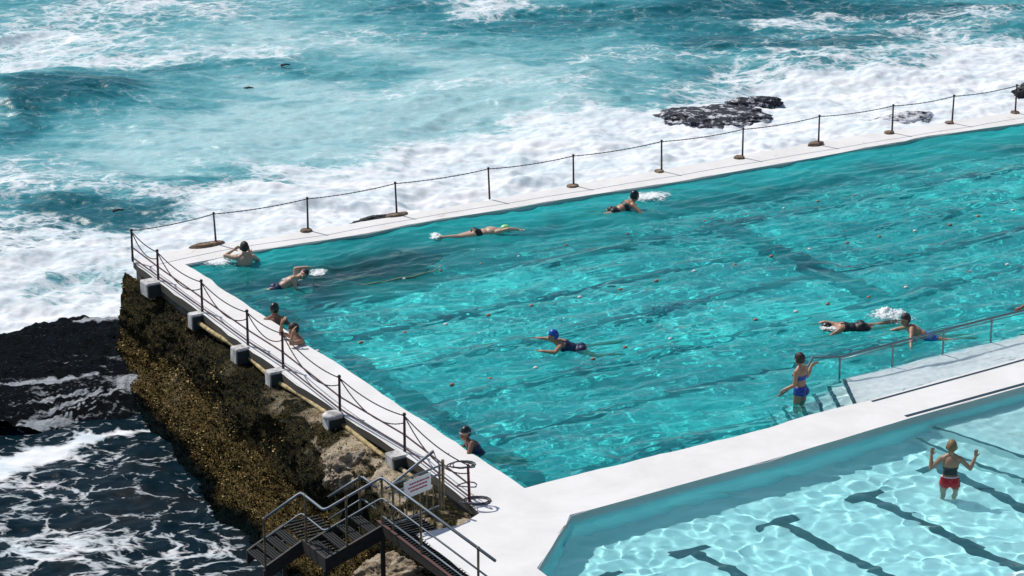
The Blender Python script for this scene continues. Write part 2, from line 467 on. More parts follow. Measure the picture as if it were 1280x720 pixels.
# warped coordinates so that nothing reads as an ellipse
wx = X + 2.2 * (fbm(X * .22, Y * .22, 51, 3) - .5) * 2; wy = Y + 2.6 * (fbm(X * .2, Y * .25, 52, 3) - .5) * 2
fo = far_out[0]; fd = (W(1280, 138) - W(166, 325)).normalized(); fn = Vector((-fd.y, fd.x, 0))
dw = (wx - fo.x) * fn.x + (wy - fo.y) * fn.y            # distance beyond the far wall
dw0 = (X - fo.x) * fn.x + (Y - fo.y) * fn.y
ds = (X - fo.x) * fd.x + (Y - fo.y) * fd.y              # along it
reach = 12.3 + 1.2 * sstep(8, 24, ds) + 1.5 * sstep(2, -8, ds)
foam = (1 - sstep(reach - 3.2, reach + 1.8, dw)) * (.60 + .40 * sstep(0, 9, ds)) * sstep(-13.5, -9, -Y * 0 + (Y - 75)) 
foam *= 1.0
for u, v_, ru, rv, a in [(640, 200, 160, 22, .5), (860, 160, 160, 24, .6), (1050, 120, 160, 26, .6), (500, 225, 90, 16, .4), (60, 330, 170, 55, .40), (40, 385, 120, 18, .5), (30, 225, 90, 25, .5), (250, 235, 160, 28, .5), (60, 45, 130, 26, .62), (170, 75, 110, 16, .45), (20, 80, 60, 16, .6), (190, 12, 130, 12, .55),
                         (330, 70, 90, 9, .4), (420, 45, 110, 8, .34), (575, 18, 60, 10, .55), (520, 110, 120, 10, .28), (700, 120, 90, 10, .3), (740, 85, 70, 6, .42), (965, 32, 45, 9, .75), (1010, 18, 40, 6, .5),
                         (880, 80, 80, 7, .35), (1130, 50, 90, 16, .5), (1210, 22, 110, 12, .45), (1240, 70, 90, 18, .7), (1040, 80, 60, 8, .4), (630, 12, 60, 6, .35)]:
    foam += a * blob(wx, wy, u, v_, ru, rv)
for u, v_, ru, rv, a in [(120, 265, 62, 22, .85), (75, 305, 70, 16, .5), (232, 226, 42, 10, .6), (330, 225, 45, 11, .55), (150, 345, 60, 12, .45), (50, 130, 75, 42, .25), (540, 250, 60, 7, .35), (790, 130, 50, 12, .4), (365, 92, 50, 11, .3)]:
    foam -= a * blob(wx, wy, u, v_, ru, rv)
milk = .60 + .35 * (fbm(wx * .11, wy * .3, 61, 3) - .5) * 2
for u, v_, ru, rv, a in [(430, 120, 300, 70, .45), (330, 30, 160, 30, .4), (650, 160, 220, 40, .3), (120, 200, 200, 25, .2)]:
    milk += a * blob(wx, wy, u, v_, ru, rv)
for u, v_, ru, rv, a in [(50, 140, 80, 42, .55), (150, 130, 110, 30, .7), (210, 18, 55, 12, .4), (350, 93, 60, 12, .55), (215, 95, 60, 10, .4), (480, 15, 60, 12, .45), (470, 90, 60, 12, .45), (720, 35, 200, 18, .5), (960, 62, 120, 16, .85), (1130, 8, 200, 16, .6), (840, 10, 160, 14, .5), (120, 268, 66, 22, .8), (60, 305, 70, 14, .5)]:
    milk -= a * blob(wx, wy, u, v_, ru, rv)
# the near water below the wall: dark bed, lacy foam
nearw = sstep(66.5, 64.0, Y + .25 * (X + 12)) * sstep(-3, -6, X * .0 - 7)
near = 1 - sstep(63.2, 64.6, Y - .12 * (X + 13))
foam = np.where(near > .5, 0, foam); milk = milk * (1 - near)
nf = .10 + 0 * X
for u, v_, ru, rv, a in [(20, 620, 80, 30, .28), (40, 700, 110, 30, .42), (150, 690, 80, 26, .08), (250, 650, 90, 30, .04), (60, 570, 90, 9, .45), (250, 700, 50, 20, .25), (110, 625, 60, 16, .15)]:
    nf += a * blob(wx * .4 + X * .6, wy * .4 + Y * .6, u, v_, ru, rv)
lp = [W(-60, 600, SEA), W(0, 585, SEA), W(60, 568, SEA), W(110, 549, SEA), W(190, 536, SEA)]
for a, b in zip(lp[:-1], lp[1:]):
    d = b - a; L = d.length; tt = np.clip(((X - a.x) * d.x + (Y - a.y) * d.y) / L / L, 0, 1)
    q = np.hypot(X - a.x - d.x * tt, Y - a.y - d.y * tt)
    wl = .30 - .2 * (a.x + 11) / 4 * 0
    nf += .7 * np.exp(-(q / (.09 + .03 * np.maximum(0, -8.5 - X) * 4)) ** 2)
foam = foam + near * nf
# heights
Z = .42 * (fbm(wx * .10, wy * .20, 71, 2) - .5) * 2 + .30 * (ridge(wx * .16 + wy * .05, wy * .33, 72, 2) - .5)
Z += .12 * (fbm(X * .7, Y * 1.2, 73, 3) - .5) * 2 + .035 * (fbm(X * 3, Y * 4.2, 74, 2) - .5) * 2
Z += .13 * np.clip(foam, 0, 1) * (1 - near) * (fbm(X * 1.2, Y * 1.6, 75, 4, .6) - .5) * 2
Z += .06 * np.clip(foam, 0, 1) * (1 - near) * (ridge(X * 2.2, Y * 3.2, 76, 3) - .5)
sw = blob(X, Y, 45, 118, 170, 22); Z += .25 * sw * (1 - near)
Z += (1 - near) * .7 * np.exp(-(np.clip(dw0, 0, 99) / 3.0) ** 2) * sstep(-3, 4, ds)
Z = np.where(near > .5, .05 * (fbm(X * .9, Y * 1.5, 77, 3) - .5) * 2 + .05 * (fbm(X * 2.5, Y * 3.5, 78, 3) - .5) + .06 * (ridge(X * 1.4, Y * 2.2, 79, 2) - .5), Z)
fade = 1 / (1 + np.maximum(0, np.maximum(np.abs(X) - 22, 0) + np.maximum(Y - 108, 0)) * .02)
Z = SEA + Z * fade
inside = point_in([p for p in outer], X, Y)
Z = np.where(inside, -3.6, Z)
SX, SY, SZ = gx, gy, Z
def sea_z(p): return float(SZ[min(len(SX) - 1, np.searchsorted(SX, p.x)), min(len(SY) - 1, np.searchsorted(SY, p.y))])
me = gridmesh(X, Y, Z, dict(foam=np.where(near > .5, foam, np.clip(foam, 0, 1.12)), milk=np.clip(milk, 0, 1), near=near))
m = mat('sea_water', (.03, .2, .25), .18); n = N(m)
cd0 = n.coord((1, 1, 0)); 
# domain warp
wn = n.new('ShaderNodeTexNoise'); wn.inputs['Scale'].default_value = .55; wn.inputs['Detail'].default_value = 4; n.link(n.coord((1, 1.5, 1)), wn.inputs['Vector'])
va = n.new('ShaderNodeVectorMath', operation='MULTIPLY_ADD'); n.link(wn.outputs['Color'], va.inputs[0]); va.inputs[1].default_value = (2.2, 1.6, 0); n.link(n.coord((1, 1.35, 1)), va.inputs[2])
wv_ = va.outputs[0]
def lace(scale, lo, hi):
    vo = n.new('ShaderNodeTexVoronoi', feature='DISTANCE_TO_EDGE'); vo.inputs['Scale'].default_value = scale; n.link(wv_, vo.inputs['Vector'])
    return n.ramp(vo.outputs['Distance'], [(lo, (1, 1, 1)), (hi, (0, 0, 0))])
l1 = lace(1.0, .0, .26); l2 = lace(2.7, .0, .3); l3 = lace(6.5, 0, .35)
f = n.attr('foam'); nr = n.attr('near')
nz = n.noise(.75, 9, .66, vec=n.coord((.55, 1.5, 1)), dist=1.1)
nz2 = n.noise(4, 8, .7, vec=n.coord((.9, 1.6, 1)), dist=1.0)
lc = n.math('ADD', n.math('MULTIPLY', l1, .34), n.math('MULTIPLY', l2, .26)); lc = n.math('ADD', lc, n.math('MULTIPLY', l3, .12))
tex = n.math('ADD', n.math('MULTIPLY', lc, .80), n.math('ADD', n.math('MULTIPLY', nz, .85), n.math('MULTIPLY', nz2, .70)))
# tex ~ .45..1.1 ; covered where foam + tex > 1.2
cov = n.math('ADD', n.math('MULTIPLY', f, .85), tex)
mask = n.ramp(n.math('SUBTRACT', n.math('ADD', cov, n.math('MULTIPLY', n.noise(9, 6, .72, vec=n.coord((.7, 1.6, 1)), dist=1.2), .55)), 1.27), [(.18, (0, 0, 0)), (.36, (.16, .16, .16)), (.55, (.72, .72, .72)), (.78, (1, 1, 1))])
# near water: crisper cell pattern
ncov = n.math('ADD', n.math('MULTIPLY', f, .9), n.math('ADD', n.math('MULTIPLY', lc, 1.0), n.math('MULTIPLY', nz2, .5)))
nmask = n.ramp(n.math('SUBTRACT', ncov, .5), [(.42, (0, 0, 0)), (.57, (.6, .6, .6)), (.84, (1, 1, 1))])
mk = n.mix(nr, mask, nmask)
mm = n.math('ADD', n.attr('milk'), n.math('MULTIPLY', n.math('SUBTRACT', nz, .5), 1.1), clamp=True)
wat = n.ramp(mm, [(.0, (.004, .105, .135)), (.35, (.028, .225, .27)), (.7, (.13, .385, .425)), (1, (.37, .60, .63))])
wat = n.mix(nr, wat, n.ramp(n.noise(.5, 5, .6, dist=.5), [(.50, (.0015, .012, .019)), (.72, (.014, .015, .014))]))
fc = n.mix(n.ramp(n.noise(.9, 7, .65, vec=n.coord((.5, 1.3, 1)), dist=1.0), [(.38, (0, 0, 0)), (.62, (1, 1, 1))]), (.62, .72, .77), (.86, .87, .89))
c = n.mix(mk, wat, fc)
n.link(c, n.b.inputs['Base Color']); n.link(n.mix(nr, (.22, .22, .22), (.07, .07, .07)), n.b.inputs['Specular IOR Level'])
n.link(n.mix(mk, (.24, .24, .24), (.8, .8, .8)), n.b.inputs['Roughness'])
h = n.math('ADD', n.math('MULTIPLY', nz2, .6), n.math('ADD', n.math('MULTIPLY', mk, .25), n.math('MULTIPLY', n.noise(13, 5, .7, vec=n.coord((.8, 1.5, 1))), .35))); n.bump(h, .3, .06)
sea = obj('sea', me, m, smooth=True); tag(sea, kind='structure')
# ------------------------------------------------------------------ sea wall, mussel bank, rock shelf
S0 = W(166, 328); 
def wallpt(s, o, z=0.):      # s metres along the left wall, o metres outward
    p = S0 + DL * s + OUTL * o; return Vector((p.x, p.y, z))
m = mat('dark_wall_concrete', (.10, .10, .09), .85); n = N(m)
c = n.ramp(n.noise(1.3, 7, .7, vec=n.coord((1, 1, .3))), [(.3, (.025, .03, .03)), (.5, (.085, .085, .075)), (.62, (.16, .14, .11)), (.8, (.30, .27, .22))])
n.link(c, n.b.inputs['Base Color']); n.bump(n.noise(9, 6, .7), .6, .05)
M_wall = m
bm = bmesh.new()
prism(bm, [wallpt(.08, -.05).xy, wallpt(17, -.05).xy, wallpt(17, -1.0).xy, wallpt(.3, -1.0).xy], -3.4, -.205)
tag(obj('sea_wall', bm, M_wall), 'dark stained concrete wall under the left walkway edge, above the mussel bank', 'wall')
bm = bmesh.new()
q = [far_out[0] + Vector((.25, -.25, 0))] + [p - fn * .2 for p in far_out[1:]]
prism(bm, [p.xy for p in q] + [(p - fn * .5).xy for p in q[::-1]], -3.4, -.205)
tag(obj('outer_sea_wall', bm, M_wall), 'long concrete wall on the ocean side holding back the surf below the chain fence', 'wall')

def bank_profile(s, t):
    """t 0..1 down the bank -> (outward, z) ; s along"""
    flare = .8 + 1.05 * sstep(1, 12, s)
    k = [0, .10, .24, .50, .60, .80, 1.0]
    topz = -.42 + .16 * sstep(6, 11, s) + .12 * (fbm(s * .8, s * 0 + 3, 91, 3) - .5)
    topo = .06 + .5 * sstep(2.5, 8, s)
    os_ = [0 * s - .15, topo * .7, topo + .22, topo + .42, topo + .50 + .10 * flare, flare * .95 + .25, flare * 1.15 + .6]
    zs = [topz - .02, topz, topz - .28, 0 * s - 1.62, 0 * s - 1.95, 0 * s - 2.35, 0 * s - 3.0]
    o = np.zeros_like(s); z = np.zeros_like(s)
    for i in range(6):
        a = (t - k[i]) / (k[i + 1] - k[i]); q = (a >= 0) & (a <= 1)
        o = np.where(q, os_[i] + (os_[i + 1] - os_[i]) * a, o); z = np.where(q, zs[i] + (zs[i + 1] - zs[i]) * a, z)
    return o, z
ss = np.arange(-.55, 18.5, .030); tt = np.linspace(0, 1, 200)
S, T = np.meshgrid(ss, tt, indexing='ij')
o, z = bank_profile(S, T)
amp = sstep(.02, .2, T)
o = o + amp * (.62 * (fbm(S * .75, T * 5, 92, 4) - .45) + .16 * (ridge(S * 1.9, T * 11, 93, 3) - .5) + .055 * (fbm(S * 9, T * 42, 94, 3) - .5))
z = z + .16 * (fbm(S * 1.1, T * 7, 95, 4) - .5) + .07 * (fbm(S * 7, T * 30, 96, 3) - .5)
# round the far end and keep it against the wall
endk = sstep(.55, -.55, S)
o = o * (1 - .75 * endk)
P_ = [S0.x + DL.x * S + OUTL.x * o, S0.y + DL.y * S + OUTL.y * o]
tan_mask = (sstep(7.6, 10.5, S) * sstep(.30, .10, T) * .9 + .5 * sstep(10, 13, S) * sstep(.42, .2, T)) * sstep(.40, .60, fbm(S * 1.6, T * 9, 99, 4, .6))  # where the bare tan rock shows through the crust
pat = fbm(S * .9, T * 7, 97, 5, .6)
band = sstep(.44, .54, T + .12 * (fbm(S * .7, T * 3, 98, 3) - .5)) * sstep(.88, .76, T)
me = gridmesh(P_[0], P_[1], z, dict(tan=np.clip(tan_mask + (pat - .62) * .9, 0, 1), band=band, low=sstep(.76, .84, T + .06 * (fbm(S * .9, T * 3, 88, 3) - .5))))
m = mat('mussel_crust', (.1, .09, .06), .9, **{'Specular IOR Level': .04}); n = N(m)
f1 = n.noise(24, 4, .75); f2 = n.noise(1.4, 7, .7); f3 = n.noise(60, 2, .6)
sp = n.math('ADD', n.math('MULTIPLY', f1, .75), n.math('MULTIPLY', f3, .35))
dark = n.ramp(sp, [(.44, (.002, .006, .008)), (.57, (.008, .012, .009)), (.66, (.07, .052, .018)), (.78, (.34, .24, .09))])
brown = n.ramp(sp, [(.40, (.007, .010, .007)), (.53, (.04, .03, .012)), (.63, (.20, .14, .05)), (.76, (.50, .35, .14))])
tan = n.ramp(n.math('ADD', n.math('MULTIPLY', f1, .45), n.math('MULTIPLY', f2, .6)), [(.30, (.03, .03, .02)), (.44, (.20, .15, .085)), (.56, (.50, .42, .30)), (.72, (.66, .58, .46))])
dirt = n.ramp(f2, [(.42, (0, 0, 0)), (.66, (1, 1, 1))])
c = n.mix(n.math('MAXIMUM', n.attr('band'), n.math('MULTIPLY', dirt, .35)), dark, brown)
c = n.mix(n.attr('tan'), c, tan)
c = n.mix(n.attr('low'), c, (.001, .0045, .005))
n.link(c, n.b.inputs['Base Color']); n.bump(sp, .9, .05)
M_bank = m
bank = obj('mussel_bank', me, m, smooth=True)
tag(bank, 'steep bank of dark mussel and weed crusted rock below the left walkway', 'rock bank')
# leafy crust: thousands of small shell and weed blades on the bank
co = np.stack([P_[0], P_[1], z], -1)
N_ = 52000
ii = rng.integers(1, S.shape[0] - 1, N_ * 2); jj = (rng.beta(1.25, 1.0, N_ * 2) * (S.shape[1] - 3)).astype(int) + 1
dens = .16 + .8 * band[ii, jj] + .5 * sstep(.5, .7, pat[ii, jj]); dens *= 1 - .45 * np.clip(tan_mask[ii, jj], 0, 1)
sel = rng.random(N_ * 2) < dens; ii = ii[sel][:N_]; jj = jj[sel][:N_]; n_ = len(ii)
p = co[ii, jj]; nor = np.cross(co[np.minimum(ii + 1, S.shape[0] - 1), jj] - co[ii - 1, jj], co[ii, jj + 1] - co[ii, jj - 1]); nor /= np.linalg.norm(nor, axis=1)[:, None] + 1e-9
nor *= np.sign((nor @ np.array([OUTL.x, OUTL.y, .5])))[:, None]
d1 = rng.normal(size=(n_, 3)); d1 = d1 + nor * .9; d1 /= np.linalg.norm(d1, axis=1)[:, None]
d2 = np.cross(d1, rng.normal(size=(n_, 3))); d2 /= np.linalg.norm(d2, axis=1)[:, None]
L = (.020 + .040 * rng.random(n_) ** 2)[:, None]; wdt = L * (.45 + .5 * rng.random(n_))[:, None]
V = np.stack([p - d2 * wdt * .5, p + d1 * L * .6 - d2 * wdt * .35 + nor * .02, p + d1 * L + nor * .02, p + d1 * L * .6 + d2 * wdt * .5 + nor * .01], 1).reshape(-1, 3)
me = bpy.data.meshes.new('crust'); me.vertices.add(n_ * 4); me.vertices.foreach_set('co', V.astype(np.float32).ravel())
me.loops.add(n_ * 4); me.loops.foreach_set('vertex_index', np.arange(n_ * 4, dtype=np.int32)); me.polygons.add(n_); me.polygons.foreach_set('loop_start', (np.arange(n_) * 4).astype(np.int32)); me.update(calc_edges=True)
at = me.attributes.new('tone', 'FLOAT', 'POINT')
tone = np.clip(rng.random(n_) ** 2.6 * (.42 + .92 * band[ii, jj] + .9 * sstep(.52, .66, pat[ii, jj])), 0, 1); tone *= 1 - .9 * sstep(.75, .84, T[ii, jj]); at.data.foreach_set('value', np.repeat(tone, 4).astype(np.float32))
m = mat('crust_blades', (.2, .15, .08), .9, **{'Specular IOR Level': .05}); n = N(m)
n.link(n.ramp(n.attr('tone'), [(0, (.002, .0045, .004)), (.25, (.02, .018, .008)), (.5, (.16, .105, .035)), (.72, (.42, .28, .10)), (1, (.68, .52, .24))]), n.b.inputs['Base Color'])
cr = obj('shell_crust', me, m, parent=bank); cr['kind'] = 'stuff'

# rock shelf awash, far left
gx2 = np.arange(-22, -7.4, .05); gy2 = np.arange(61.0, 68.6, .05)
X, Y = np.meshgrid(gx2, gy2, indexing='ij')
fe = [W(u, v_, -2.1) for u, v_ in [(-300, 440), (0, 412), (50, 399), (110, 391), (170, 388), (300, 385)]]
ne = [W(u, v_, SEA) for u, v_ in [(-300, 640), (0, 572), (60, 560), (110, 545), (190, 532), (300, 525)]]
yf = np.interp(X, [p.x for p in fe], [p.y for p in fe]); yn = np.interp(X, [p.x for p in ne], [p.y for p in ne])
wz = .5 * (fbm(X * .8, Y * .8, 101, 4) - .5)
k = sstep(0, .7, yf - Y + wz) * sstep(-.7, 2.4, Y - yn + wz * 1.5)
slope = np.clip((Y - yn) / (yf - yn + .01), 0, 1)
st = .5 * (X * .35 + Y) + fbm(X * .5, Y * .6, 102, 3) * 1.6; terr = np.floor(st * 1.8) / 1.8 + sstep(.55, .95, (st * 1.8) % 1) / 1.8
Z = -3.0 + k * (.78 + .30 * slope) + k * (.14 * (terr - st) + .26 * (fbm(X * 1.3, Y * 1.6, 103, 5, .62) - .5) + .16 * (ridge(X * 4, Y * 5, 104, 3) - .5))
# run-off streams fanning from the wall foot
a0 = W(160, 478, -2.2); dx = X - a0.x; dy = Y - a0.y; rr = np.hypot(dx, dy); th = np.arctan2(dy, dx) + .12 * (fbm(X * 1.2, Y * 1.2, 105, 3) - .5) * 2
strk = ridge(th * 20, rr * .5, 106, 3)
fan = sstep(-1.25, -1.55, -np.abs(th + 2.35) - .55) * 0 + np.exp(-((th + 2.25) / .48) ** 2) * sstep(4.6, 1.0, rr)
foam = np.clip((strk - .60) * 3.4, 0, 1) * fan * 1.3 + .9 * np.exp(-(rr / .35) ** 2)
st2 = ridge(X * .55 + Y * .25, Y * 2.6 - X * .15, 107, 4); foam += np.clip((st2 - .75) * 3.5, 0, 1) * .75 * sstep(.75, .45, slope)
for pts_ in ([(95, 413), (125, 410), (150, 406)], [(0, 487), (30, 484), (60, 480), (120, 474)], [(-40, 535), (0, 530), (40, 521), (85, 512)]):
    pp = [W(a, b, -2.2) for a, b in pts_]
    for a, b in zip(pp[:-1], pp[1:]):
        d = b - a; t_ = np.clip(((X - a.x) * d.x + (Y - a.y) * d.y) / d.length_squared, 0, 1)
        q = np.hypot(X - a.x - d.x * t_, (Y - a.y - d.y * t_) * .6); foam += .8 * np.exp(-(q / .10) ** 2) * (.5 + fbm(X * 5, Y * 3, 108, 2))
foam += .5 * sstep(.25, 0, k) * 0
me = gridmesh(X, Y, Z, dict(foam=np.clip(foam, 0, 1)))
m = mat('wet_black_rock', (.01, .012, .016), .5, **{'Specular IOR Level': .05}); n = N(m)
f = n.noise(5, 8, .75, vec=n.coord((.6, 1.4, 1))); g2 = n.noise(16, 6, .75, vec=n.coord((.5, 1.3, 1)))
c = n.ramp(f, [(.3, (.001, .005, .009)), (.58, (.004, .009, .014)), (.70, (.010, .010, .012)), (.85, (.05, .045, .045))])
fm = n.math('ADD', n.attr('foam'), n.math('MULTIPLY', n.math('SUBTRACT', g2, .5), 1.3))
c = n.mix(n.ramp(fm, [(.30, (0, 0, 0)), (.62, (1, 1, 1))]), c, (.74, .79, .84))
flk = n.ramp(n.noise(26, 3, .6, vec=n.coord((.45, 1.6, 1))), [(.66, (0, 0, 0)), (.73, (.6, .6, .6))])
c = n.mix(flk, c, (.50, .56, .62))
n.link(c, n.b.inputs['Base Color']); n.bump(n.math('ADD', f, g2), 1, .16)
sh = obj('rock_shelf', me, m, smooth=True); tag(sh, kind='structure')
M_rock = m

# rocks in the surf
def rock(u, v_, L, wd_, h, zc, rot, label, seed, mt, name='sea_rock', group=None):
    bm = bmesh.new(); bmesh.ops.create_icosphere(bm, subdivisions=6, radius=1)
    ps = np.array([v__.co[:] for v__ in bm.verts]); x, y, z_ = ps.T
    r_ = 1 + (.34 if name == 'sea_rock' else .55) * (fbm(x * 1.6 + 9 + z_, y * 1.6 + z_ * .7, seed, 5, .52 if name == 'sea_rock' else .6) - .5) * 2 + .16 * (ridge(x * 5 + z_ * 3, y * 5, seed + 3, 3) - .5)
    lay = .06 * np.floor((z_ + .3 * x) * 6) / 6
    for v__, k_, l_ in zip(bm.verts, r_, lay): v__.co = (v__.co.x * k_ * L, v__.co.y * k_ * wd_, v__.co.z * k_ * h + l_ * h)
    o = obj(name, bm, mt, smooth=True); zc = (sea_z(W(u, v_, -2.1)) + zc) if zc > -.5 else zc; o.location = W(u, v_, zc); o.rotation_euler.z = rot
    return tag(o, label, 'rock', group)
m = mat('surf_rock', (.02, .02, .03), .5); n = N(m)
f = n.noise(3.2, 8, .75, vec=n.coord((1, 1, 1.3))); g2 = n.noise(11, 6, .75)
c = n.ramp(g2, [(.35, (.008, .012, .022)), (.6, (.045, .045, .06)), (.75, (.12, .11, .12))])
c = n.mix(n.ramp(f, [(.52, (0, 0, 0)), (.60, (1, 1, 1))]), c, (.80, .82, .86))
n.b.inputs['Specular IOR Level'].default_value = .2; n.link(c, n.b.inputs['Base Color']); n.bump(g2, .7, .08); M_surf = m
M_surf2 = M_surf.copy(); M_surf2.name = 'foam_covered_rock'
for q_ in M_surf2.node_tree.nodes:
    if q_.type == 'VALTORGB' and len(q_.color_ramp.elements) == 2: q_.color_ramp.elements[0].position = .42; q_.color_ramp.elements[1].position = .53
ra = math.atan2(DF.y, DF.x)
rock(893, 146, 1.9, 1.2, .26, -.03, ra * .45, 'largest dark flat rock washed by white surf beyond the chain fence', 201, M_surf)
rock(945, 129, .95, .4, .2, -.02, ra * .25, 'thin dark rock ledge topping the surf just behind the largest flat rock', 207, M_surf)
rock(1120, 152, 1.3, .5, .2, -.13, ra, 'low greyish lilac rock half buried in foam between two right fence posts', 211, M_surf2)
rock(1150, 148, .45, .3, .2, -.08, ra, 'small foam covered rock lump beside the low lilac rock', 213, M_surf2)
rock(1303, 112, 1.1, .5, .30, .02, ra, 'dark rounded boulder at the right edge of the photo behind the fence', 219, mat('black_boulder', (.018, .02, .026), .6))
rock(466, 276.5, .62, .22, .13, -.56, ra, 'small black rock tucked against the far walkway left of a fence post', 223, mat('black_rock', (.02, .022, .026), .8))
m = mat('tan_boulder_rock', (.4, .3, .2), .85); n = N(m)
f = n.noise(4, 8, .72, vec=n.coord((1, 1, 2.5))); n.link(n.ramp(f, [(.3, (.05, .04, .03)), (.47, (.32, .25, .17)), (.62, (.58, .50, .38)), (.8, (.70, .64, .54))]), n.b.inputs['Base Color']); n.bump(f, .9, .12)
M_tan = m
rock(492, 730, .95, .6, .55, -1.75, .5, 'big sunlit tan boulder under the walkway beam at the bottom of the photo', 231, M_tan, 'boulder')
rock(528, 620, .55, .42, .38, -.85, .2, 'pale tan rock behind the gate bars beside the pipe', 237, M_tan, 'boulder')
rock(440, 590, .75, .55, .42, -.75, .9, 'pale tan rock lump below the weathered buttress and the pipe', 241, M_tan, 'boulder')
rock(480, 560 + 40, .55, .45, .40, -.85, .4, 'tan rock lump just below the box shaped buttress', 243, M_tan, 'boulder')

# surf spray: small droplets thrown up over the rocks
_t = bmesh.new(); bmesh.ops.create_icosphere(_t, subdivisions=1, radius=1); TV = np.array([v_.co[:] for v_ in _t.verts]); TF = np.array([[v_.index for v_ in f.verts] for f in _t.faces]); _t.free()
def spray(name, u, v_, z0, spread, hgt, cnt, r0, seed, label, rx=1, flat=1, along=None):
    rg = np.random.default_rng(seed); c = W(u, v_, z0); ax = along or Vector((1, 0, 0)); ay = Vector((-ax.y, ax.x, 0))
    # a few gusts, each its own small cloud
    cl = rg.normal(size=(14, 2)) * .8; k = rg.integers(0, 14, cnt)
    a = (cl[k, 0] + rg.normal(size=cnt) * .45) * spread * rx; b = (cl[k, 1] + rg.normal(size=cnt) * .45) * spread * flat
    h_ = np.abs(rg.normal(size=cnt)) * hgt * np.exp(-(a / rx) ** 2 / (2 * spread ** 2) - (b / flat) ** 2 / (2 * spread ** 2))
    r_ = r0 * (.35 + rg.random(cnt) ** 3 * 1.6)
    P = np.stack([c.x + ax.x * a + ay.x * b, c.y + ax.y * a + ay.y * b, c.z + h_], -1)
    sc_ = np.stack([r_ * (1 + 1.5 * rg.random(cnt)), r_ * (1 + rg.random(cnt)), r_ * .7], -1)
    V = (P[:, None] + TV[None] * sc_[:, None]).reshape(-1, 3); Fc = (TF[None] + (np.arange(cnt) * len(TV))[:, None, None]).reshape(-1, 3)
    me = bpy.data.meshes.new(name); me.vertices.add(len(V)); me.vertices.foreach_set('co', V.astype(np.float32).ravel()); me.loops.add(Fc.size); me.loops.foreach_set('vertex_index', Fc.ravel().astype(np.int32))
    me.polygons.add(len(Fc)); me.polygons.foreach_set('loop_start', (np.arange(len(Fc)) * 3).astype(np.int32)); me.update(calc_edges=True)
    o = obj(name, me, M_foam, smooth=True); tag(o, label, 'spray', kind='stuff'); return o
M_foam = mat('white_spray', (.84, .87, .89), .6)

M_froth = mat('white_froth', (.84, .88, .89), .7); n = N(M_froth)
n.link(n.ramp(n.math('ADD', n.attr('edge'), n.math('MULTIPLY', n.math('SUBTRACT', n.noise(7, 7, .75, dist=.8), .5), 1.9)), [(.46, (0, 0, 0)), (.80, (.9, .9, .9))]), n.b.inputs['Alpha'])
def froth(u, v_, L_, w_, h_, rot, seed, label, z0=None):
    s_ = np.linspace(-1.5, 1.5, 70); A, B = np.meshgrid(s_, s_, indexing='ij'); c = W(u, v_, WZ)
    e_ = np.exp(-(A * A + B * B) * 1.3) * (.55 + .9 * fbm(A * 2 + seed, B * 2, seed, 3)); x_ = A * L_; y_ = B * w_
    X_ = c.x + x_ * math.cos(rot) - y_ * math.sin(rot); Y_ = c.y + x_ * math.sin(rot) + y_ * math.cos(rot)
    Z_ = WZ + .035 + e_ * h_ * (.3 + 1.6 * fbm(A * 5 + seed, B * 5, seed + 5, 4, .65))
    o = obj('froth', gridmesh(X_, Y_, Z_, dict(edge=e_)), M_froth, smooth=True); tag(o, label, 'foam', kind='stuff'); return receive(o)
# ------------------------------------------------------------------ fences, buttresses, pipe, stairs
m = mat('rusty_iron', (.07, .035, .035), .6, Metallic=.3); n = N(m)
n.link(n.ramp(n.noise(7, 5, .7), [(.35, (.028, .022, .028)), (.6, (.09, .04, .045)), (.8, (.24, .10, .06))]), n.b.inputs['Base Color']); M_iron = m
M_chain = mat('chain_iron', (.07, .055, .06), .55, Metallic=.5)
m = mat('weathered_concrete', (.6, .6, .6), .85); n = N(m)
g_ = n.new('ShaderNodeNewGeometry'); sx = n.new('ShaderNodeSeparateXYZ'); n.link(g_.outputs['Normal'], sx.inputs[0])
st_ = n.noise(5, 7, .75, vec=n.coord((1, 1, .3)))
c = n.ramp(st_, [(.32, (.16, .15, .14)), (.47, (.50, .49, .48)), (.6, (.72, .71, .71))])
n.link(c, n.b.inputs['Base Color']); n.bump(n.noise(18, 5), .4, .02); M_block = m
M_shade_niche = mat('shade_niche_panel', (.035, .05, .05), .9)
m = mat('footing_stone', (.3, .2, .13), .9); n = N(m)
n.link(n.ramp(n.noise(9, 6, .7), [(.35, (.07, .045, .03)), (.55, (.22, .15, .10)), (.72, (.45, .36, .29))]), n.b.inputs['Base Color']); M_foot = m

def sag(a, b, s, n_=14):
    return [a.lerp(b, i / n_) - Vector((0, 0, 4 * s * (i / n_) * (1 - i / n_))) for i in range(n_ + 1)]
def chain_bm(bm, pts, r=.008):
    # links: short alternating flattened beads along the curve
    tot = sum((b - a).length for a, b in zip(pts[:-1], pts[1:])); P = resample(pts, .055)
    for i, (a, b) in enumerate(zip(P[:-1], P[1:])):
        d = (b - a); c_ = (a + b) / 2; q = d.to_track_quat('X', 'Z').to_matrix()
        w2, h2 = (r * 1.5, r * .8) if i % 2 else (r * .8, r * 1.5)
        box(bm, c_, (d.length * 1.25, w2 * 2, h2 * 2), q)
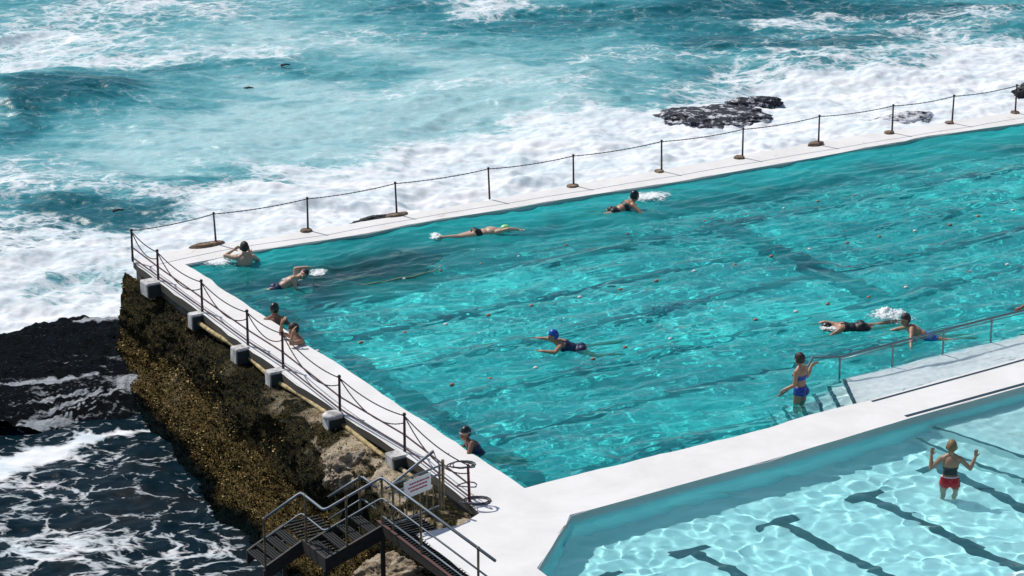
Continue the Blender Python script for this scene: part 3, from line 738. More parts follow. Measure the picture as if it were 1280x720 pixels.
# --- far chain fence
ff = [((268, 262), (270, 305)), ((385, 243), (385, 288)), ((494, 224), (496, 268)), ((610, 206), (612, 249)), ((716, 190), (717, 232)), ((826, 172), (827, 214)), ((928, 157), (928, 197)), ((1023, 141), (1023, 181)), ((1115, 128), (1115, 166)), ((1191, 116), (1190, 154)), ((1269, 103), (1269, 141))]
T = thing('chain_fence', 'long rusty post and chain fence along the ocean side walkway', 'fence', W(720, 232))
tops = []
for i, ((tu, tv), (bu, bv)) in enumerate(ff):
    b = W(bu, bv); h = (bv - tv) * CH / (bv + 900) * 1.0
    t = b + Vector((0, 0, h))
    t += Vector(((tu - bu) * .016, 0, 0)); tops.append(t)
    bm = bmesh.new(); tube(bm, [b, t], .027, 8, r2=.022); bmesh.ops.create_uvsphere(bm, u_segments=8, v_segments=6, radius=.036, matrix=Matrix.Translation(t))
    world_child(obj('post', bm, M_iron), T)
for i in range(3): ext_p = tops[-1] + DF * 2.0 * (i + 1)
tops_x = [W(166, 327) + Vector((0, 0, .83))] + tops + [tops[-1] + DF * 2.1]
for a, b in zip(tops_x[:-1], tops_x[1:]):
    bm = bmesh.new(); chain_bm(bm, sag(a - Vector((0, 0, .02)), b - Vector((0, 0, .02)), .05 if (b - a).length < 3 else .09)); world_child(obj('chain', bm, M_chain), T)
# footings
for i, (u0, u1, v0, h_) in enumerate([(232, 286, 307, .07), (374, 392, 289, .06), (478, 514, 269, .05), None, (706, 725, 233, .05), (817, 831, 214.5, .05), (916, 932, 197.5, .06), (1006, 1033, 181, .08), (1104, 1119, 166.5, .06), (1180, 1193, 154, .05), (1262, 1275, 141, .05)] if True else []) if False else enumerate([(232, 286, 307, .07), (374, 392, 289, .06), (478, 514, 269, .05), (706, 725, 233, .05), (817, 831, 214.5, .05), (916, 932, 197.5, .06), (1006, 1033, 181, .08), (1104, 1119, 166.5, .06), (1180, 1193, 154, .05), (1262, 1275, 141, .05)]):
    c_ = W((u0 + u1) / 2, v0); L = (W(u1, v0) - W(u0, v0)).length / 2 * .88
    bm = bmesh.new(); bmesh.ops.create_icosphere(bm, subdivisions=3, radius=1)
    for v_ in bm.verts:
        p = v_.co; r_ = 1 + .3 * (float(fbm(np.array(p.x * 2 + i * 3), np.array(p.y * 2 + p.z), 401 + i, 3)) - .5)
        q = DF * (p.x * r_ * L) + Vector((-DF.y, DF.x, 0)) * (p.y * r_ * .14)
        v_.co = c_ + q + Vector((0, 0, max(-.02, min(p.z * 1.8, 1) * h_ * r_)))
    world_child(obj('footing', bm, M_foot, smooth=False), T)

# --- left walkway railing
lp_ = [(166, 327, 283), (198, 350, 309), (253, 390, 346), (310, 432, 383), (354, 461, 409), (425, 517, 464), (506, 565, 511), (587, 627, 573)]
T = thing('walkway_railing', 'dark rusty railing with two rails and drooping chains along the left walkway edge', 'railing', W(354, 461))
bases = [W(u, b) for u, b, t in lp_]; hs = [(b - t) * CH / (b + 900) for u, b, t in lp_]
M_red = mat('red_primer_post', (.13, .012, .02), .5)
for i, (b, h) in enumerate(zip(bases, hs)):
    bm = bmesh.new(); lean = Vector((-.03, 0, 0)) if i == 7 else Vector()
    tube(bm, [b, b + Vector((0, 0, h)) + lean], .03, 8, r2=.026)
    if i != 7:
        bmesh.ops.create_uvsphere(bm, u_segments=8, v_segments=6, radius=.042, matrix=Matrix.Translation(b + Vector((0, 0, h))))
        for hh in (.13, .46): bmesh.ops.create_uvsphere(bm, u_segments=8, v_segments=6, radius=.038, matrix=Matrix.Translation(b + Vector((0, 0, h * hh))))
    o = obj('post', bm, M_red if i == 7 else M_iron)
    if i == 7: o['label'] = 'dark red leaning end post'
    world_child(o, T)
for hh in (.13, .46):
    bm = bmesh.new(); tube(bm, [b + Vector((0, 0, h * hh)) for b, h in zip(bases, hs)], .019, 8); world_child(obj('rail', bm, M_iron), T)
for i in range(7):
    a = bases[i] + Vector((0, 0, hs[i] - .03)); b = bases[i + 1] + Vector((0, 0, hs[i + 1] - .03)); L = (b - a).length
    bm = bmesh.new(); chain_bm(bm, sag(a, b, .045 * L)); world_child(obj('chain', bm, M_chain), T)
    bm = bmesh.new(); chain_bm(bm, sag(a, b - Vector((0, 0, .16)), .17 * L ** .8)); world_child(obj('chain', bm, M_chain), T)
# cable loops hung on and coiled round the end post
e = bases[7]; M_cable = mat('grey_cable', (.05, .055, .075), .6)
for k_, (z_, r_, off, nl, lab) in enumerate(((.80, .22, -.16, 3, 'dark cable loops hung on the head of the dark red end post'), (.36, .15, -.05, 1, 'single cable loop halfway up the dark red end post'), (.02, .24, .12, 3, 'dark cable coil lying on the deck at the foot of the end post'))):
    bm = bmesh.new(); pts = [e + Vector((math.cos(k * math.tau / 16) * (r_ - .03 * (k // 16)) * 1.3 + off + .02 * (k // 16), math.sin(k * math.tau / 16) * (r_ - .02 * (k // 16)) * .8, z_ + .02 * math.sin(k * .7))) for k in range(16 * nl + 1)]
    tube(bm, pts, .013, 6); tag(obj('cable_coil', bm, M_cable), lab, 'cable')

# --- buttress blocks
bl_data = [(198, 350, .42, .42, .36, 'chipped'), (253, 390, .26, .36, .38, 'narrow'), (310, 432, .30, .40, .46, 'wide'), (354, 461, .28, .42, .40, 'plain'), (425, 517, .28, .38, .55, 'bearded'), (506, 565, .36, .40, .52, 'boxy')]
labs = ['chipped white buttress block nearest the far left corner, under the second railing post',
        'small white buttress block under the third railing post from the far corner',
        'pale weathered buttress block under the fourth railing post, before the bather pair',
        'grey topped buttress block under the fifth railing post beside the man lifting both hands',
        'stained buttress block with a rounded dripping cap and a tapering pale foot',
        'boxy buttress block with a dark sunken panel, nearest the sign and gate']
RD = Matrix((DL, Vector((-DL.y, DL.x, 0)), Vector((0, 0, 1)))).transposed()
for i, (u, v_, wl, wo, wh, k) in enumerate(bl_data):
    c_ = W(u, v_) + OUTL * (wo / 2 - .02)
    T = thing('concrete_buttress', labs[i], 'block', c_, 0, 'concrete buttresses under the left railing')
    bm = bmesh.new(); box(bm, c_ + Vector((0, 0, -wh / 2 + .012)), (wl, wo, wh), RD, .02)
    for vv in bm.verts:
        p = vv.co; vv.co += Vector((float(vn(np.array(p.x * 9), np.array(p.z * 9), i)) - .5, float(vn(np.array(p.y * 9), np.array(p.z * 9), i + 9)) - .5, 0)) * .03
    world_child(obj('block', bm, M_block), T)
    if i in (4,):
        bm = bmesh.new(); bmesh.ops.create_uvsphere(bm, u_segments=14, v_segments=8, radius=1)
        for vv in bm.verts: vv.co = c_ + RD @ Vector((vv.co.x * .2, vv.co.y * .25, 0)) + Vector((0, 0, vv.co.z * .09))
        world_child(obj('cap', bm, M_block, smooth=True), T)
    bm = bmesh.new()      # painted shade on the side facing along the wall; boxy block's niche
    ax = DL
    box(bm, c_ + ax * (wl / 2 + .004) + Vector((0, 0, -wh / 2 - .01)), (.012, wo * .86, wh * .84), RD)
    world_child(obj('shade_niche_panel', bm, M_shade_niche), T)
# --- pipe
m = mat('old_pipe', (.4, .3, .15), .7); n = N(m)
n.link(n.ramp(n.noise(6, 5, .7), [(.35, (.12, .085, .03)), (.5, (.42, .32, .14)), (.7, (.60, .50, .32))]), n.b.inputs['Base Color'])
bm = bmesh.new(); tube(bm, [wallpt(s_, .10 + .05 * math.sin(s_ * 1.7) * (s_ < 9), -.24 - .03 * math.sin(s_)) for s_ in np.arange(4.0, 14.9, .4)], .052, 10)
tag(obj('drain_pipe', bm, m, smooth=True), 'long yellowish pipe running under the left walkway edge between the buttresses', 'pipe')

# --- galvanised stairs and landing walkway
M_galv = mat('galvanised_pipe', (.15, .18, .21), .5, Metallic=.4)
m = mat('stained_post', (.2, .16, .1), .6, Metallic=.3); n = N(m)
n.link(n.ramp(n.noise(6, 5, .7), [(.4, (.09, .085, .08)), (.55, (.24, .18, .10)), (.7, (.42, .30, .15))]), n.b.inputs['Base Color']); M_postst = m
m = mat('rusty_beam', (.05, .03, .03), .7); n = N(m)
n.link(n.ramp(n.noise(4, 6, .7, vec=n.coord((1, 1, 3))), [(.4, (.022, .026, .026)), (.62, (.05, .035, .03)), (.8, (.14, .05, .04))]), n.b.inputs['Base Color']); M_beam = m
M_grate = mat('dark_grating', (.014, .017, .018), .8)
Z1 = Vector((0, 0, 1))
P0 = W(478, 655); PE = P0 + DL * 4.4
P1 = P0 + OUTL * 1.27 - Z1 * .42; P2 = P1 - DL * 1.0; P3 = P2 + OUTL * .82 - Z1 * .38; P4 = P3 + DL * .0 + OUTL * .9 - Z1 * .45
FW = -DL * .85
T = thing('steel_stairs', 'zigzag steel stairs with galvanised railings leading from the walkway down to the sea', 'stairs', P0)
def beam(a, b, dz, th, name='beam', mt=None):
    bm = bmesh.new(); d = b - a; s_ = Vector((-d.y, d.x, 0)).normalized() * th / 2
    vs = [bm.verts.new(p) for p in (a + s_, b + s_, b - s_, a - s_, a + s_ - Z1 * dz, b + s_ - Z1 * dz, b - s_ - Z1 * dz, a - s_ - Z1 * dz)]
    for f in ((0, 1, 2, 3), (7, 6, 5, 4), (0, 4, 5, 1), (1, 5, 6, 2), (2, 6, 7, 3), (3, 7, 4, 0)): bm.faces.new([vs[k] for k in f])
    return world_child(obj(name, bm, mt or M_beam), T)
beam(P0 - DL * .18, PE, .20, .05)
o = beam(P0 - DL * .19 + Z1 * .008, PE, .008, .07, 'beam_edge', mat('red_lead_edge', (.10, .045, .04), .8))
for a, b in ((P0, P1), (P2, P3)):
    beam(a - Z1 * .02, b - Z1 * .02, .30, .05, 'stringer'); beam(a + FW - Z1 * .02, b + FW - Z1 * .02, .30, .05, 'stringer')
beam(P1 + DL * .05, P2, .26, .05); 
bm = bmesh.new()
for k in range(46):
    a = P0 - DL * .1 + DL * .1 * k; box(bm, a - OUTL * .42 - Z1 * .035, (.03, .84, .04), RD)
for q in (.12, .42, .72): box(bm, P0 + DL * 2.2 - OUTL * q - Z1 * .07, (4.4, .03, .03), RD)
world_child(obj('grating', bm, M_grate), T)
bm = bmesh.new()
for k in range(15): box(bm, P1 - DL * (.05 + .13 * k) - OUTL * .40 - Z1 * .03, (.035, .78, .035), RD)
world_child(obj('grating', bm, M_grate), T)
for a, b, nn in ((P0, P1, 4), (P2, P3, 4)):
    for k in range(nn):
        p = a.lerp(b, (k + .6) / nn) + FW / 2 - Z1 * .06; bm = bmesh.new()
        for q in range(4): box(bm, p + OUTL * (.06 * q - .1), (.80, .03, .035), RD)
        world_child(obj('tread', bm, M_grate), T)
def rail(pts, r, name='handrail'):
    out = [pts[0]]
    for i in range(1, len(pts) - 1):     # soften the bends
        a, b, c_ = pts[i - 1], pts[i], pts[i + 1]; k = .09
        p, q = b + (a - b).normalized() * k, b + (c_ - b).normalized() * k
        out += [p, (p + q) / 2 * .5 + b * .5, q]
    out.append(pts[-1]); bm = bmesh.new(); tube(bm, out, r, 8); return world_child(obj(name, bm, M_galv, smooth=True), T)
for hz, r_ in ((1.0, .030), (.56, .019)):
    rail([PE + Z1 * hz, P0 + Z1 * hz, P1 + Z1 * hz, P2 + Z1 * hz, P3 + Z1 * hz], r_, 'handrail' if hz == 1 else 'mid_rail')
rail([PE + Z1 * .18, P0 + Z1 * .18], .018, 'mid_rail')
B0 = P0 + FW + Z1 * -.30
for hz, r_ in ((1.0, .028), (.52, .018)):
    rail([B0 + DL * .62 + Z1 * (hz), B0 + Z1 * hz, B0 + OUTL * .75 + Z1 * (hz - .28)], r_, 'handrail' if hz == 1 else 'mid_rail')
def post(p, z0, z1, r_=.024, mt=None):
    bm = bmesh.new(); tube(bm, [p + Z1 * z0, p + Z1 * z1], r_, 8)
    bmesh.ops.create_uvsphere(bm, u_segments=8, v_segments=6, radius=r_ * 1.7, matrix=Matrix.Translation(p + Z1 * z1)); world_child(obj('post', bm, mt or M_postst), T)
for p in (P0, P0 + DL * 1.58, PE - DL * .62): post(p, -.15, 1.0)
post(P0.lerp(P1, .62), -.2, 1.0); post(P2.lerp(P1, .18), -.2, 1.0); post(P3, -.3, 1.0); post(B0 + OUTL * .05, -.25, 1.0)
for p, zt in ((P1, -.7), (P2 + FW, -.8), (P3, -.9), (P0, -.2)):
    bm = bmesh.new(); tube(bm, [Vector((p.x, p.y, zt)), Vector((p.x, p.y, -3.2))], .05, 8); world_child(obj('support', bm, M_beam), T)

# --- gate with sign
G0, G1 = W(492, 664), W(550, 640)
T = thing('steel_gate', 'small barred steel gate with stained posts closing the walkway by the sign', 'gate', G0)
d = G1 - G0; 
for hz in (1.0, .82, .14):
    bm = bmesh.new(); tube(bm, [G0 + Z1 * hz, G1 + Z1 * hz], .02, 8); world_child(obj('rail', bm, M_galv), T)
for k in range(8):
    p = G0.lerp(G1, k / 7); bm = bmesh.new(); tube(bm, [p + Z1 * .05, p + Z1 * (1.0 if k in (0, 7) else .82)], .013 if 0 < k < 7 else .024, 8); world_child(obj('bar', bm, M_postst), T)
for p in (G1 + d.normalized() * .09 , ):
    bm = bmesh.new(); tube(bm, [p, p + Z1 * 1.1], .032, 8); world_child(obj('post', bm, M_postst), T)
bm = bmesh.new(); tube(bm, [G1 + Z1 * 1.0, G1.lerp(W(528, 633), .6) + Z1 * 1.22 - OUTL * .1, G0 - DL * .3 + Z1 * .78], .022, 8); world_child(obj('brace', bm, M_galv), T)
nrm = Vector((d.y, -d.x, 0)).normalized()
if nrm.y > 0: nrm = -nrm
cS = G0.lerp(G1, .48) + Z1 * .79 + nrm * .05
T = thing('warning_sign', 'small white warning sign with red lines of writing fixed to the gate bars', 'sign', cS)
Rs = Matrix((d.normalized(), -nrm, Z1)).transposed()
bm = bmesh.new(); box(bm, cS, (.74, .015, .36), Rs, .005); world_child(obj('panel', bm, mat('sign_white', (.74, .74, .76), .5)), T)
rg = random.Random(3); M_let = mat('sign_red', (.45, .05, .09), .6)
for r_, (zz, x0, x1) in enumerate([(.09, -.22, .24), (.015, -.26, .27), (-.06, -.20, .26)]):
    x = x0; bm = bmesh.new(); box(bm, cS + nrm * .0105 + d.normalized() * (x0 + x1) / 2 + Z1 * zz, (x1 - x0, .004, .006), Rs)
    while x < x1:
        wd_ = rg.uniform(.03, .08); box(bm, cS + nrm * .011 + d.normalized() * (x + wd_ / 2) + Z1 * zz, (wd_, .006, .032), Rs); x += wd_ + .018
    world_child(obj('lettering', bm, M_let), T)

# --- pool handrail
M_rail = mat('pool_rail_steel', (.20, .25, .27), .35, Metallic=.7)
pr = [((1049, 442), (1049, 475)), ((1115, 425), (1115, 461)), ((1178, 408), (1178, 447)), ((1238, 393), (1238, 431)), ((1300, 378), (1300, 416))]
T = thing('pool_handrail', 'steel handrail on posts beside the entry steps of the big pool', 'handrail', W(1115, 461, LZ))
tp = []
for (tu, tv), (bu, bv) in pr:
    b = W(bu, bv, LZ); h = (bv - tv) * (CH - LZ) / (bv + 900); tp.append(b + Z1 * h)
    bm = bmesh.new(); tube(bm, [b - Z1 * .6, b + Z1 * h], .024, 8); receive(world_child(obj('post', bm, M_rail), T))
d0 = (tp[0] - tp[1]).normalized()
zt = tp[0].z
pts = [tp[-1] - d0 * 5] + tp[::-1] + [W(1016, 447, zt - .02), W(1003, 470, .16), W(983, 489, -.02), W(940, 514, -.35), W(900, 534, -.62)]
bm = bmesh.new(); tube(bm, resample(pts, .3), .027, 10); receive(world_child(obj('rail', bm, M_rail, smooth=True), T))
bm = bmesh.new(); tube(bm, [p - Z1 * .07 for p in [tp[-1] - d0 * 5] + tp[::-1]], .012, 8); receive(world_child(obj('lower_rail', bm, M_rail, smooth=True), T))

# --- lane ropes with floats
M_fr = mat('float_red', (.34, .16, .11), .6); M_fw = mat('float_white', (.72, .70, .66), .5); M_rope = mat('pale_rope', (.34, .50, .42), .8)
ropes = [('second lane rope, its floats passing behind the blue capped swimmer', [(396, 438), (449, 427), (501, 415), (557, 404), (612, 393), (667, 382), (725, 370), (773, 360), (824, 350), (872, 341), (921, 331), (967, 321), (1013, 312), (1057, 304), (1101, 296), (1142, 288), (1185, 279), (1225, 271), (1262, 264)]),
         ('nearest lane rope, its floats passing in front of the blue capped swimmer', [(568, 481), (613, 472), (671, 459), (735, 447), (783, 436), (836, 423), (889, 412), (941, 401), (990, 389), (1038, 380), (1083, 370), (1128, 360), (1173, 350), (1216, 341), (1259, 331)]),
         ('far lane rope, its faint floats near the ocean side of the pool', [(449, 354), (503, 345), (551, 337), (598, 328), (650, 318), (706, 307), (785, 294), (830, 286), (880, 277), (928, 268), (975, 259), (1022, 250), (1066, 243), (1110, 235), (1152, 228)]),
         ]
for k, (lab, pts) in enumerate(ropes):
    w_ = [W(u, v_, WZ + .01) for u, v_ in pts]
    T = thing('lane_rope', lab, 'lane rope', w_[0], 0, 'lane ropes of the big pool')
    bm = bmesh.new(); rp = resample([w_[0] - DF * 1.0] + w_ + [w_[-1] + DF * 3], .5)
    tube(bm, [p - Z1 * (.035 + .02 * math.sin(i * .9)) for i, p in enumerate(rp)], .006, 5); receive(world_child(obj('rope', bm, M_rope), T))
    for i, p in enumerate(w_):
        q = p + Vector((rng.normal() * .05, rng.normal() * .06, rng.normal() * .012 - (.02 if k == 2 else .005))); bm = bmesh.new()
        r_ = .046 if k < 2 else .034
        bmesh.ops.create_uvsphere(bm, u_segments=10, v_segments=8, radius=r_, matrix=Matrix.Translation(q) @ DF.to_track_quat('X', 'Z').to_matrix().to_4x4() @ Matrix.Diagonal((1.35, 1, .8, 1)))
        receive(world_child(obj('float', bm, M_fr if (i + k) % 3 else M_fw, smooth=True), T))
# loose curved rope by the dark rock
bm = bmesh.new(); pts = [W(u, v_, WZ + .01) for u, v_ in [(440, 355), (456, 355), (470, 353), (482, 351), (500, 347), (515, 345), (530, 341), (541, 338), (552, 332)]]; tube(bm, [p - Z1 * (.02 * (i % 2)) for i, p in enumerate(pts)], .012, 6)
tag(obj('loose_rope', bm, mat('old_rope', (.42, .38, .24), .9)), 'loose tan rope curving over the dark rock patch in the pool', 'rope')
# dark flecks drifting on the sea
for k, (u, v_, lab) in enumerate([(311, 111, 'small dark piece of driftwood floating on the milky sea, lower of the two'), (357, 82, 'small dark piece of driftwood floating on the milky sea, higher of the two'), (148, 264, 'tiny dark seaweed scrap on the dark patch of water near the far left corner')]):
    bm = bmesh.new(); c_ = W(u, v_, SEA); c_ = W(u, v_, sea_z(c_)) ; tube(bm, [c_ + Vector((-.16, .02, 0)), c_ + Vector((0, 0, .05)), c_ + Vector((.15, .05, .02))], .05, 6, r2=.02)
    tag(obj('driftwood' if k < 2 else 'seaweed_scrap', bm, mat('drift_%d' % k, (.03, .04, .045), .8)), lab, 'driftwood' if k < 2 else 'seaweed')
# ------------------------------------------------------------------ people
def skinmat(name, c):
    m = mat(name, c, .45); n = N(m)
    n.link(n.mix(n.noise(9, 4), c, tuple(x * .72 for x in c)), n.b.inputs['Base Color']); return m
SK = dict(fair=skinmat('fair_skin', (.62, .40, .29)), tan=skinmat('tan_skin', (.46, .25, .155)), brown=skinmat('brown_skin', (.27, .13, .08)), dark=skinmat('dark_skin', (.15, .07, .045)))
CL = dict(black=mat('black_suit', (.012, .014, .02), .5), navy=mat('navy_suit', (.008, .02, .07), .5), blue=mat('blue_suit', (.01, .05, .33), .45), red=mat('red_shorts', (.55, .015, .02), .5), royal=mat('royal_cap', (.01, .08, .42), .3),
          blackcap=mat('black_cap', (.012, .013, .016), .35), lime=mat('lime_cap', (.35, .80, .30), .35), dkhair=mat('dark_hair', (.03, .02, .018), .6), fairhair=mat('fair_hair', (.22, .13, .055), .6), white=mat('white_trim', (.8, .8, .8), .5), grey=mat('grey_cap', (.06, .06, .07), .4), lightblue=mat('bright_blue_shorts', (.03, .14, .42), .5))
M_eye = mat('eye_dark', (.01, .01, .01), .2); M_mouth = mat('lips', (.35, .10, .09), .5)
VV = lambda *a: Vector(a)
def person(label, loc, T, F, arms, legs, skin, head=None, hair=None, wear=(), female=False, strap=None, sc=1.0, group=None):
    """T torso up, F torso front (world directions); arms/legs: (right, left) lists of directions; loc = pelvis"""
    T = T.normalized(); F = (F - T * F.dot(T)).normalized(); R = F.cross(T).normalized()
    hd = head or (T, F); HT = hd[0].normalized(); HF = (hd[1] - HT * hd[1].dot(HT)).normalized(); HR = HF.cross(HT)
    P = Vector(loc); s = sc * 1.07; hs = 1.17; fat = 1.13; caps = []; ells = []
    def cap(a, b, r1, r2, part): k = hs if part == 'head' else (1 if part == 'hand' else fat); caps.append((a.copy(), b.copy(), r1 * s * k, r2 * s * k, part))
    def ell(c_, ax, part): k = hs if part == 'head' else 1; q = (1.12 if k == 1 and part != 'hand' else k); ells.append((c_.copy(), (ax[0] * q, ax[1] * q, ax[2] * k), part))       # ax: three scaled axes
    sw_ = .175 if female else .195; hw = .10 if female else .09
    chest = P + T * .36 * s; neck = P + T * .52 * s
    ell(P + T * .02 * s, (R * (.165 if female else .155) * s, F * .115 * s, T * .13 * s), 'pelvis')
    for q in (-1, 1): ell(P + R * q * .075 * s - F * .06 * s - T * .04 * s, (R * .085 * s, F * .085 * s, T * .10 * s), 'pelvis')
    ell(P + T * .17 * s, (R * (.122 if female else .14) * s, F * .095 * s, T * .16 * s), 'waist')
    ell(P + T * .35 * s, (R * (.148 if female else .17) * s, F * .112 * s, T * .19 * s), 'chest')
    if female:
        for q in (-1, 1): ell(P + T * .35 * s + R * q * .075 * s + F * .085 * s, (R * .06 * s, F * .055 * s, T * .06 * s), 'chest')
    S = [P + T * .455 * s + R * q * sw_ * s for q in (1, -1)]
    cap(S[0].lerp(S[1], .12), S[1].lerp(S[0], .12), .058, .058, 'chest')
    for q in (0, 1): cap(neck + T * .03 * s, S[q].lerp(neck, .35), .045, .05, 'chest')
    cap(P + T * .46 * s, neck + (T + HT).normalized() * .06 * s, .058, .052, 'neck')
    hc = neck + (T + HT).normalized() * .05 * s + HT * .122 * s + HF * .018 * s
    ell(hc + HT * .02 * s - HF * .01 * s, (HR * .076 * s, HF * .095 * s, HT * .105 * s), 'head')
    ell(hc - HT * .064 * s + HF * .035 * s, (HR * .055 * s, HF * .062 * s, HT * .06 * s), 'head')
    cap(hc + HF * .103 * s, hc + HF * .126 * s - HT * .037 * s, .010, .015, 'head')
    for q in (-1, 1): ell(hc + HR * q * .091 * s - HF * .005 * s - HT * .01 * s, (HR * .012 * s, HF * .020 * s, HT * .032 * s), 'head')
    cap(hc + HR * .03 * s + HF * .095 * s + HT * .022 * s, hc - HR * .03 * s + HF * .095 * s + HT * .022 * s, .013, .013, 'head')
    for q, (u_, f_, h_) in enumerate(arms):
        u_, f_, h_ = u_.normalized(), f_.normalized(), h_.normalized(); a = S[q]; e = a + u_ * .285 * s; w_ = e + f_ * .255 * s; sd = 'arm'
        cap(a, a + u_ * .1 * s, .058 if not female else .05, .05 if not female else .044, sd); cap(a + u_ * .06 * s, e, .048, .038, sd); cap(e, e + f_ * .09 * s, .038, .041, sd); cap(e + f_ * .08 * s, w_, .040, .026, sd)
        # palm with five fingers; curl slightly
        side = h_.cross(F if abs(h_.dot(F)) < .9 else T).normalized(); pn = h_.cross(side)
        ell(w_ + h_ * .05 * s, (h_ * .052 * s, side * .040 * s, pn * .018 * s), 'hand')
        for k in range(4):
            b0 = w_ + h_ * .085 * s + side * (k - 1.5) * .021 * s; L_ = (.066, .078, .073, .056)[k] * s
            m1 = b0 + (h_ + pn * .25).normalized() * L_ * .5; cap(b0, m1, .0095, .009, 'hand'); cap(m1, m1 + (h_ + pn * .7).normalized() * L_ * .5, .009, .0075, 'hand')
        b0 = w_ + h_ * .02 * s - side * .032 * s; m1 = b0 + (h_ * .7 - side * .7) * .045 * s; cap(b0, m1, .013, .011, 'hand'); cap(m1, m1 + (h_ * .9 - side * .25) * .03 * s, .011, .009, 'hand')
    for q, (t_, s_, f_) in enumerate(legs):
        t_, s_, f_ = t_.normalized(), s_.normalized(), f_.normalized(); a = P + R * (1, -1)[q] * hw * s - T * .04 * s; k = a + t_ * .41 * s; an = k + s_ * .40 * s
        cap(a, a.lerp(k, .45), .088, .072, 'thigh'); cap(a.lerp(k, .4), k, .073, .052, 'thigh'); cap(k, k.lerp(an, .35), .052, .056, 'shin'); cap(k.lerp(an, .3), an, .056, .036, 'shin')
        cap(an, an + f_ * .13 * s, .036, .034, 'foot'); cap(an + f_ * .12 * s, an + f_ * .19 * s, .034, .024, 'foot')
    bm = bmesh.new()
    for a, b, r1, r2, part in caps:
        d = b - a; L_ = d.length; q = d.to_track_quat('Z', 'X').to_matrix(); seg = 12; rings = []
        lat = [(-1.0, 0)] ; prof = [(-r1 * math.cos(x), r1 * math.sin(x)) for x in (.35, .8, 1.2)] + [(0, r1), (L_, r2)] + [(L_ + r2 * math.cos(x), r2 * math.sin(x)) for x in (1.2, .8, .35)]
        for z_, r_ in prof: rings.append([bm.verts.new(a + q @ Vector((math.cos(k * math.tau / seg) * r_, math.sin(k * math.tau / seg) * r_, z_))) for k in range(seg)])
        for A, B in zip(rings[:-1], rings[1:]):
            for k in range(seg): bm.faces.new((A[k], A[(k + 1) % seg], B[(k + 1) % seg], B[k]))
        bm.faces.new(rings[0][::-1]); bm.faces.new(rings[-1])
    for c_, ax, part in ells:
        r = bmesh.ops.create_uvsphere(bm, u_segments=20, v_segments=14, radius=1)
        for v_ in r['verts']: p = v_.co.copy(); v_.co = c_ + ax[0] * p.x + ax[1] * p.y + ax[2] * p.z
    me = bpy.data.meshes.new('tmp'); bmesh.ops.recalc_face_normals(bm, faces=bm.faces); bm.to_mesh(me); bm.free()
    tmp = bpy.data.objects.new('tmp', me); COL.objects.link(tmp)
    md = tmp.modifiers.new('r', 'REMESH'); md.mode = 'VOXEL'; md.voxel_size = .0085
    md = tmp.modifiers.new('s', 'SMOOTH'); md.iterations = 3; md.factor = .5
    dg = bpy.context.evaluated_depsgraph_get(); me2 = bpy.data.meshes.new_from_object(tmp.evaluated_get(dg)); bpy.data.objects.remove(tmp); bpy.data.meshes.remove(me)
    me2.materials.clear()
    loc0 = P.copy(); me2.transform(Matrix.Translation(-loc0))
    body = obj('person', me2, skin, smooth=True); body.location = loc0
    tag(body, label, 'person', group); receive(body)
    nv = len(me2.vertices); co = np.zeros(nv * 3); me2.vertices.foreach_get('co', co); co = co.reshape(-1, 3) + np.array(loc0)
    no = np.zeros(nv * 3); me2.vertices.foreach_get('normal', no); no = no.reshape(-1, 3)
    best = np.full(nv, 9.); prt = np.zeros(nv, int); par = np.zeros(nv); names = ['pelvis', 'waist', 'chest', 'neck', 'head', 'arm', 'hand', 'thigh', 'shin', 'foot']
    for a, b, r1, r2, part in caps:
        a_, d = np.array(a), np.array(b - a); t = np.clip(((co - a_) @ d) / max(1e-9, d @ d), 0, 1); dist = np.linalg.norm(co - a_ - t[:, None] * d, axis=1) - (r1 + (r2 - r1) * t)
        q = dist < best; best[q] = dist[q]; prt[q] = names.index(part)
    for c_, ax, part in ells:
        u = sum(((co - np.array(c_)) @ np.array(a.normalized()) / a.length) ** 2 for a in ax) ** .5
        dist = (u - 1) * min(a.length for a in ax); q = dist < best; best[q] = dist[q]; prt[q] = names.index(part)
    hT = (co - np.array(P)) @ np.array(T) / s; hF = (co - np.array(P)) @ np.array(F) / s; hR = (co - np.array(P)) @ np.array(R) / s
    kT = (co - np.array(hc)) @ np.array(HT) / s; kF = (co - np.array(hc)) @ np.array(HF) / s
    torso = (prt <= 2)
    def cover(name, mask, m, off=.006, lab=None):
        bm = bmesh.new(); bm.from_mesh(me2); bm.verts.ensure_lookup_table()
        bmesh.ops.delete(bm, geom=[v_ for v_ in bm.verts if not mask[v_.index]], context='VERTS')
        for v_ in bm.verts: v_.co += v_.normal * off
        if not len(bm.faces): bm.free(); return
        me = bpy.data.meshes.new(name); bm.to_mesh(me); bm.free(); me.materials.clear()
        o = obj(name, me, m, parent=body, smooth=True); receive(o)
        if lab: o['label'] = lab
    for w_ in wear:
        k, mt = w_[0], CL[w_[1]]
        if k == 'briefs': cover('swim_briefs', ((prt <= 1) | (prt == 7)) & (hT < .10) & (hT > -.16 + np.abs(hR) * .5), mt)
        if k == 'shorts': cover('swim_shorts', ((prt <= 1) & (hT < .12)) | ((prt == 7) & (np.linalg.norm(co - np.array(P), axis=1) < .24 * s)), mt, .010)
        if k == 'suit': cover('swimsuit', ((prt <= 2) | (prt == 7)) & (hT > -.15 + np.abs(hR) * .5) & (hT < .36 + .10 * (hF > 0) + .08 * ((np.abs(hR) > .05) & (np.abs(hR) < .10))), mt)
        if k == 'bandtop': cover('bikini_top', (prt <= 2) & (hT > .25) & (hT < .36), mt)
        if k == 'croptop': cover('swim_top', (prt <= 2) & (hT > .13) & (hT < .30), mt)
        if k == 'belt': cover('waist_band', (prt <= 1) & (hT > .075) & (hT < .10), mt, .014)
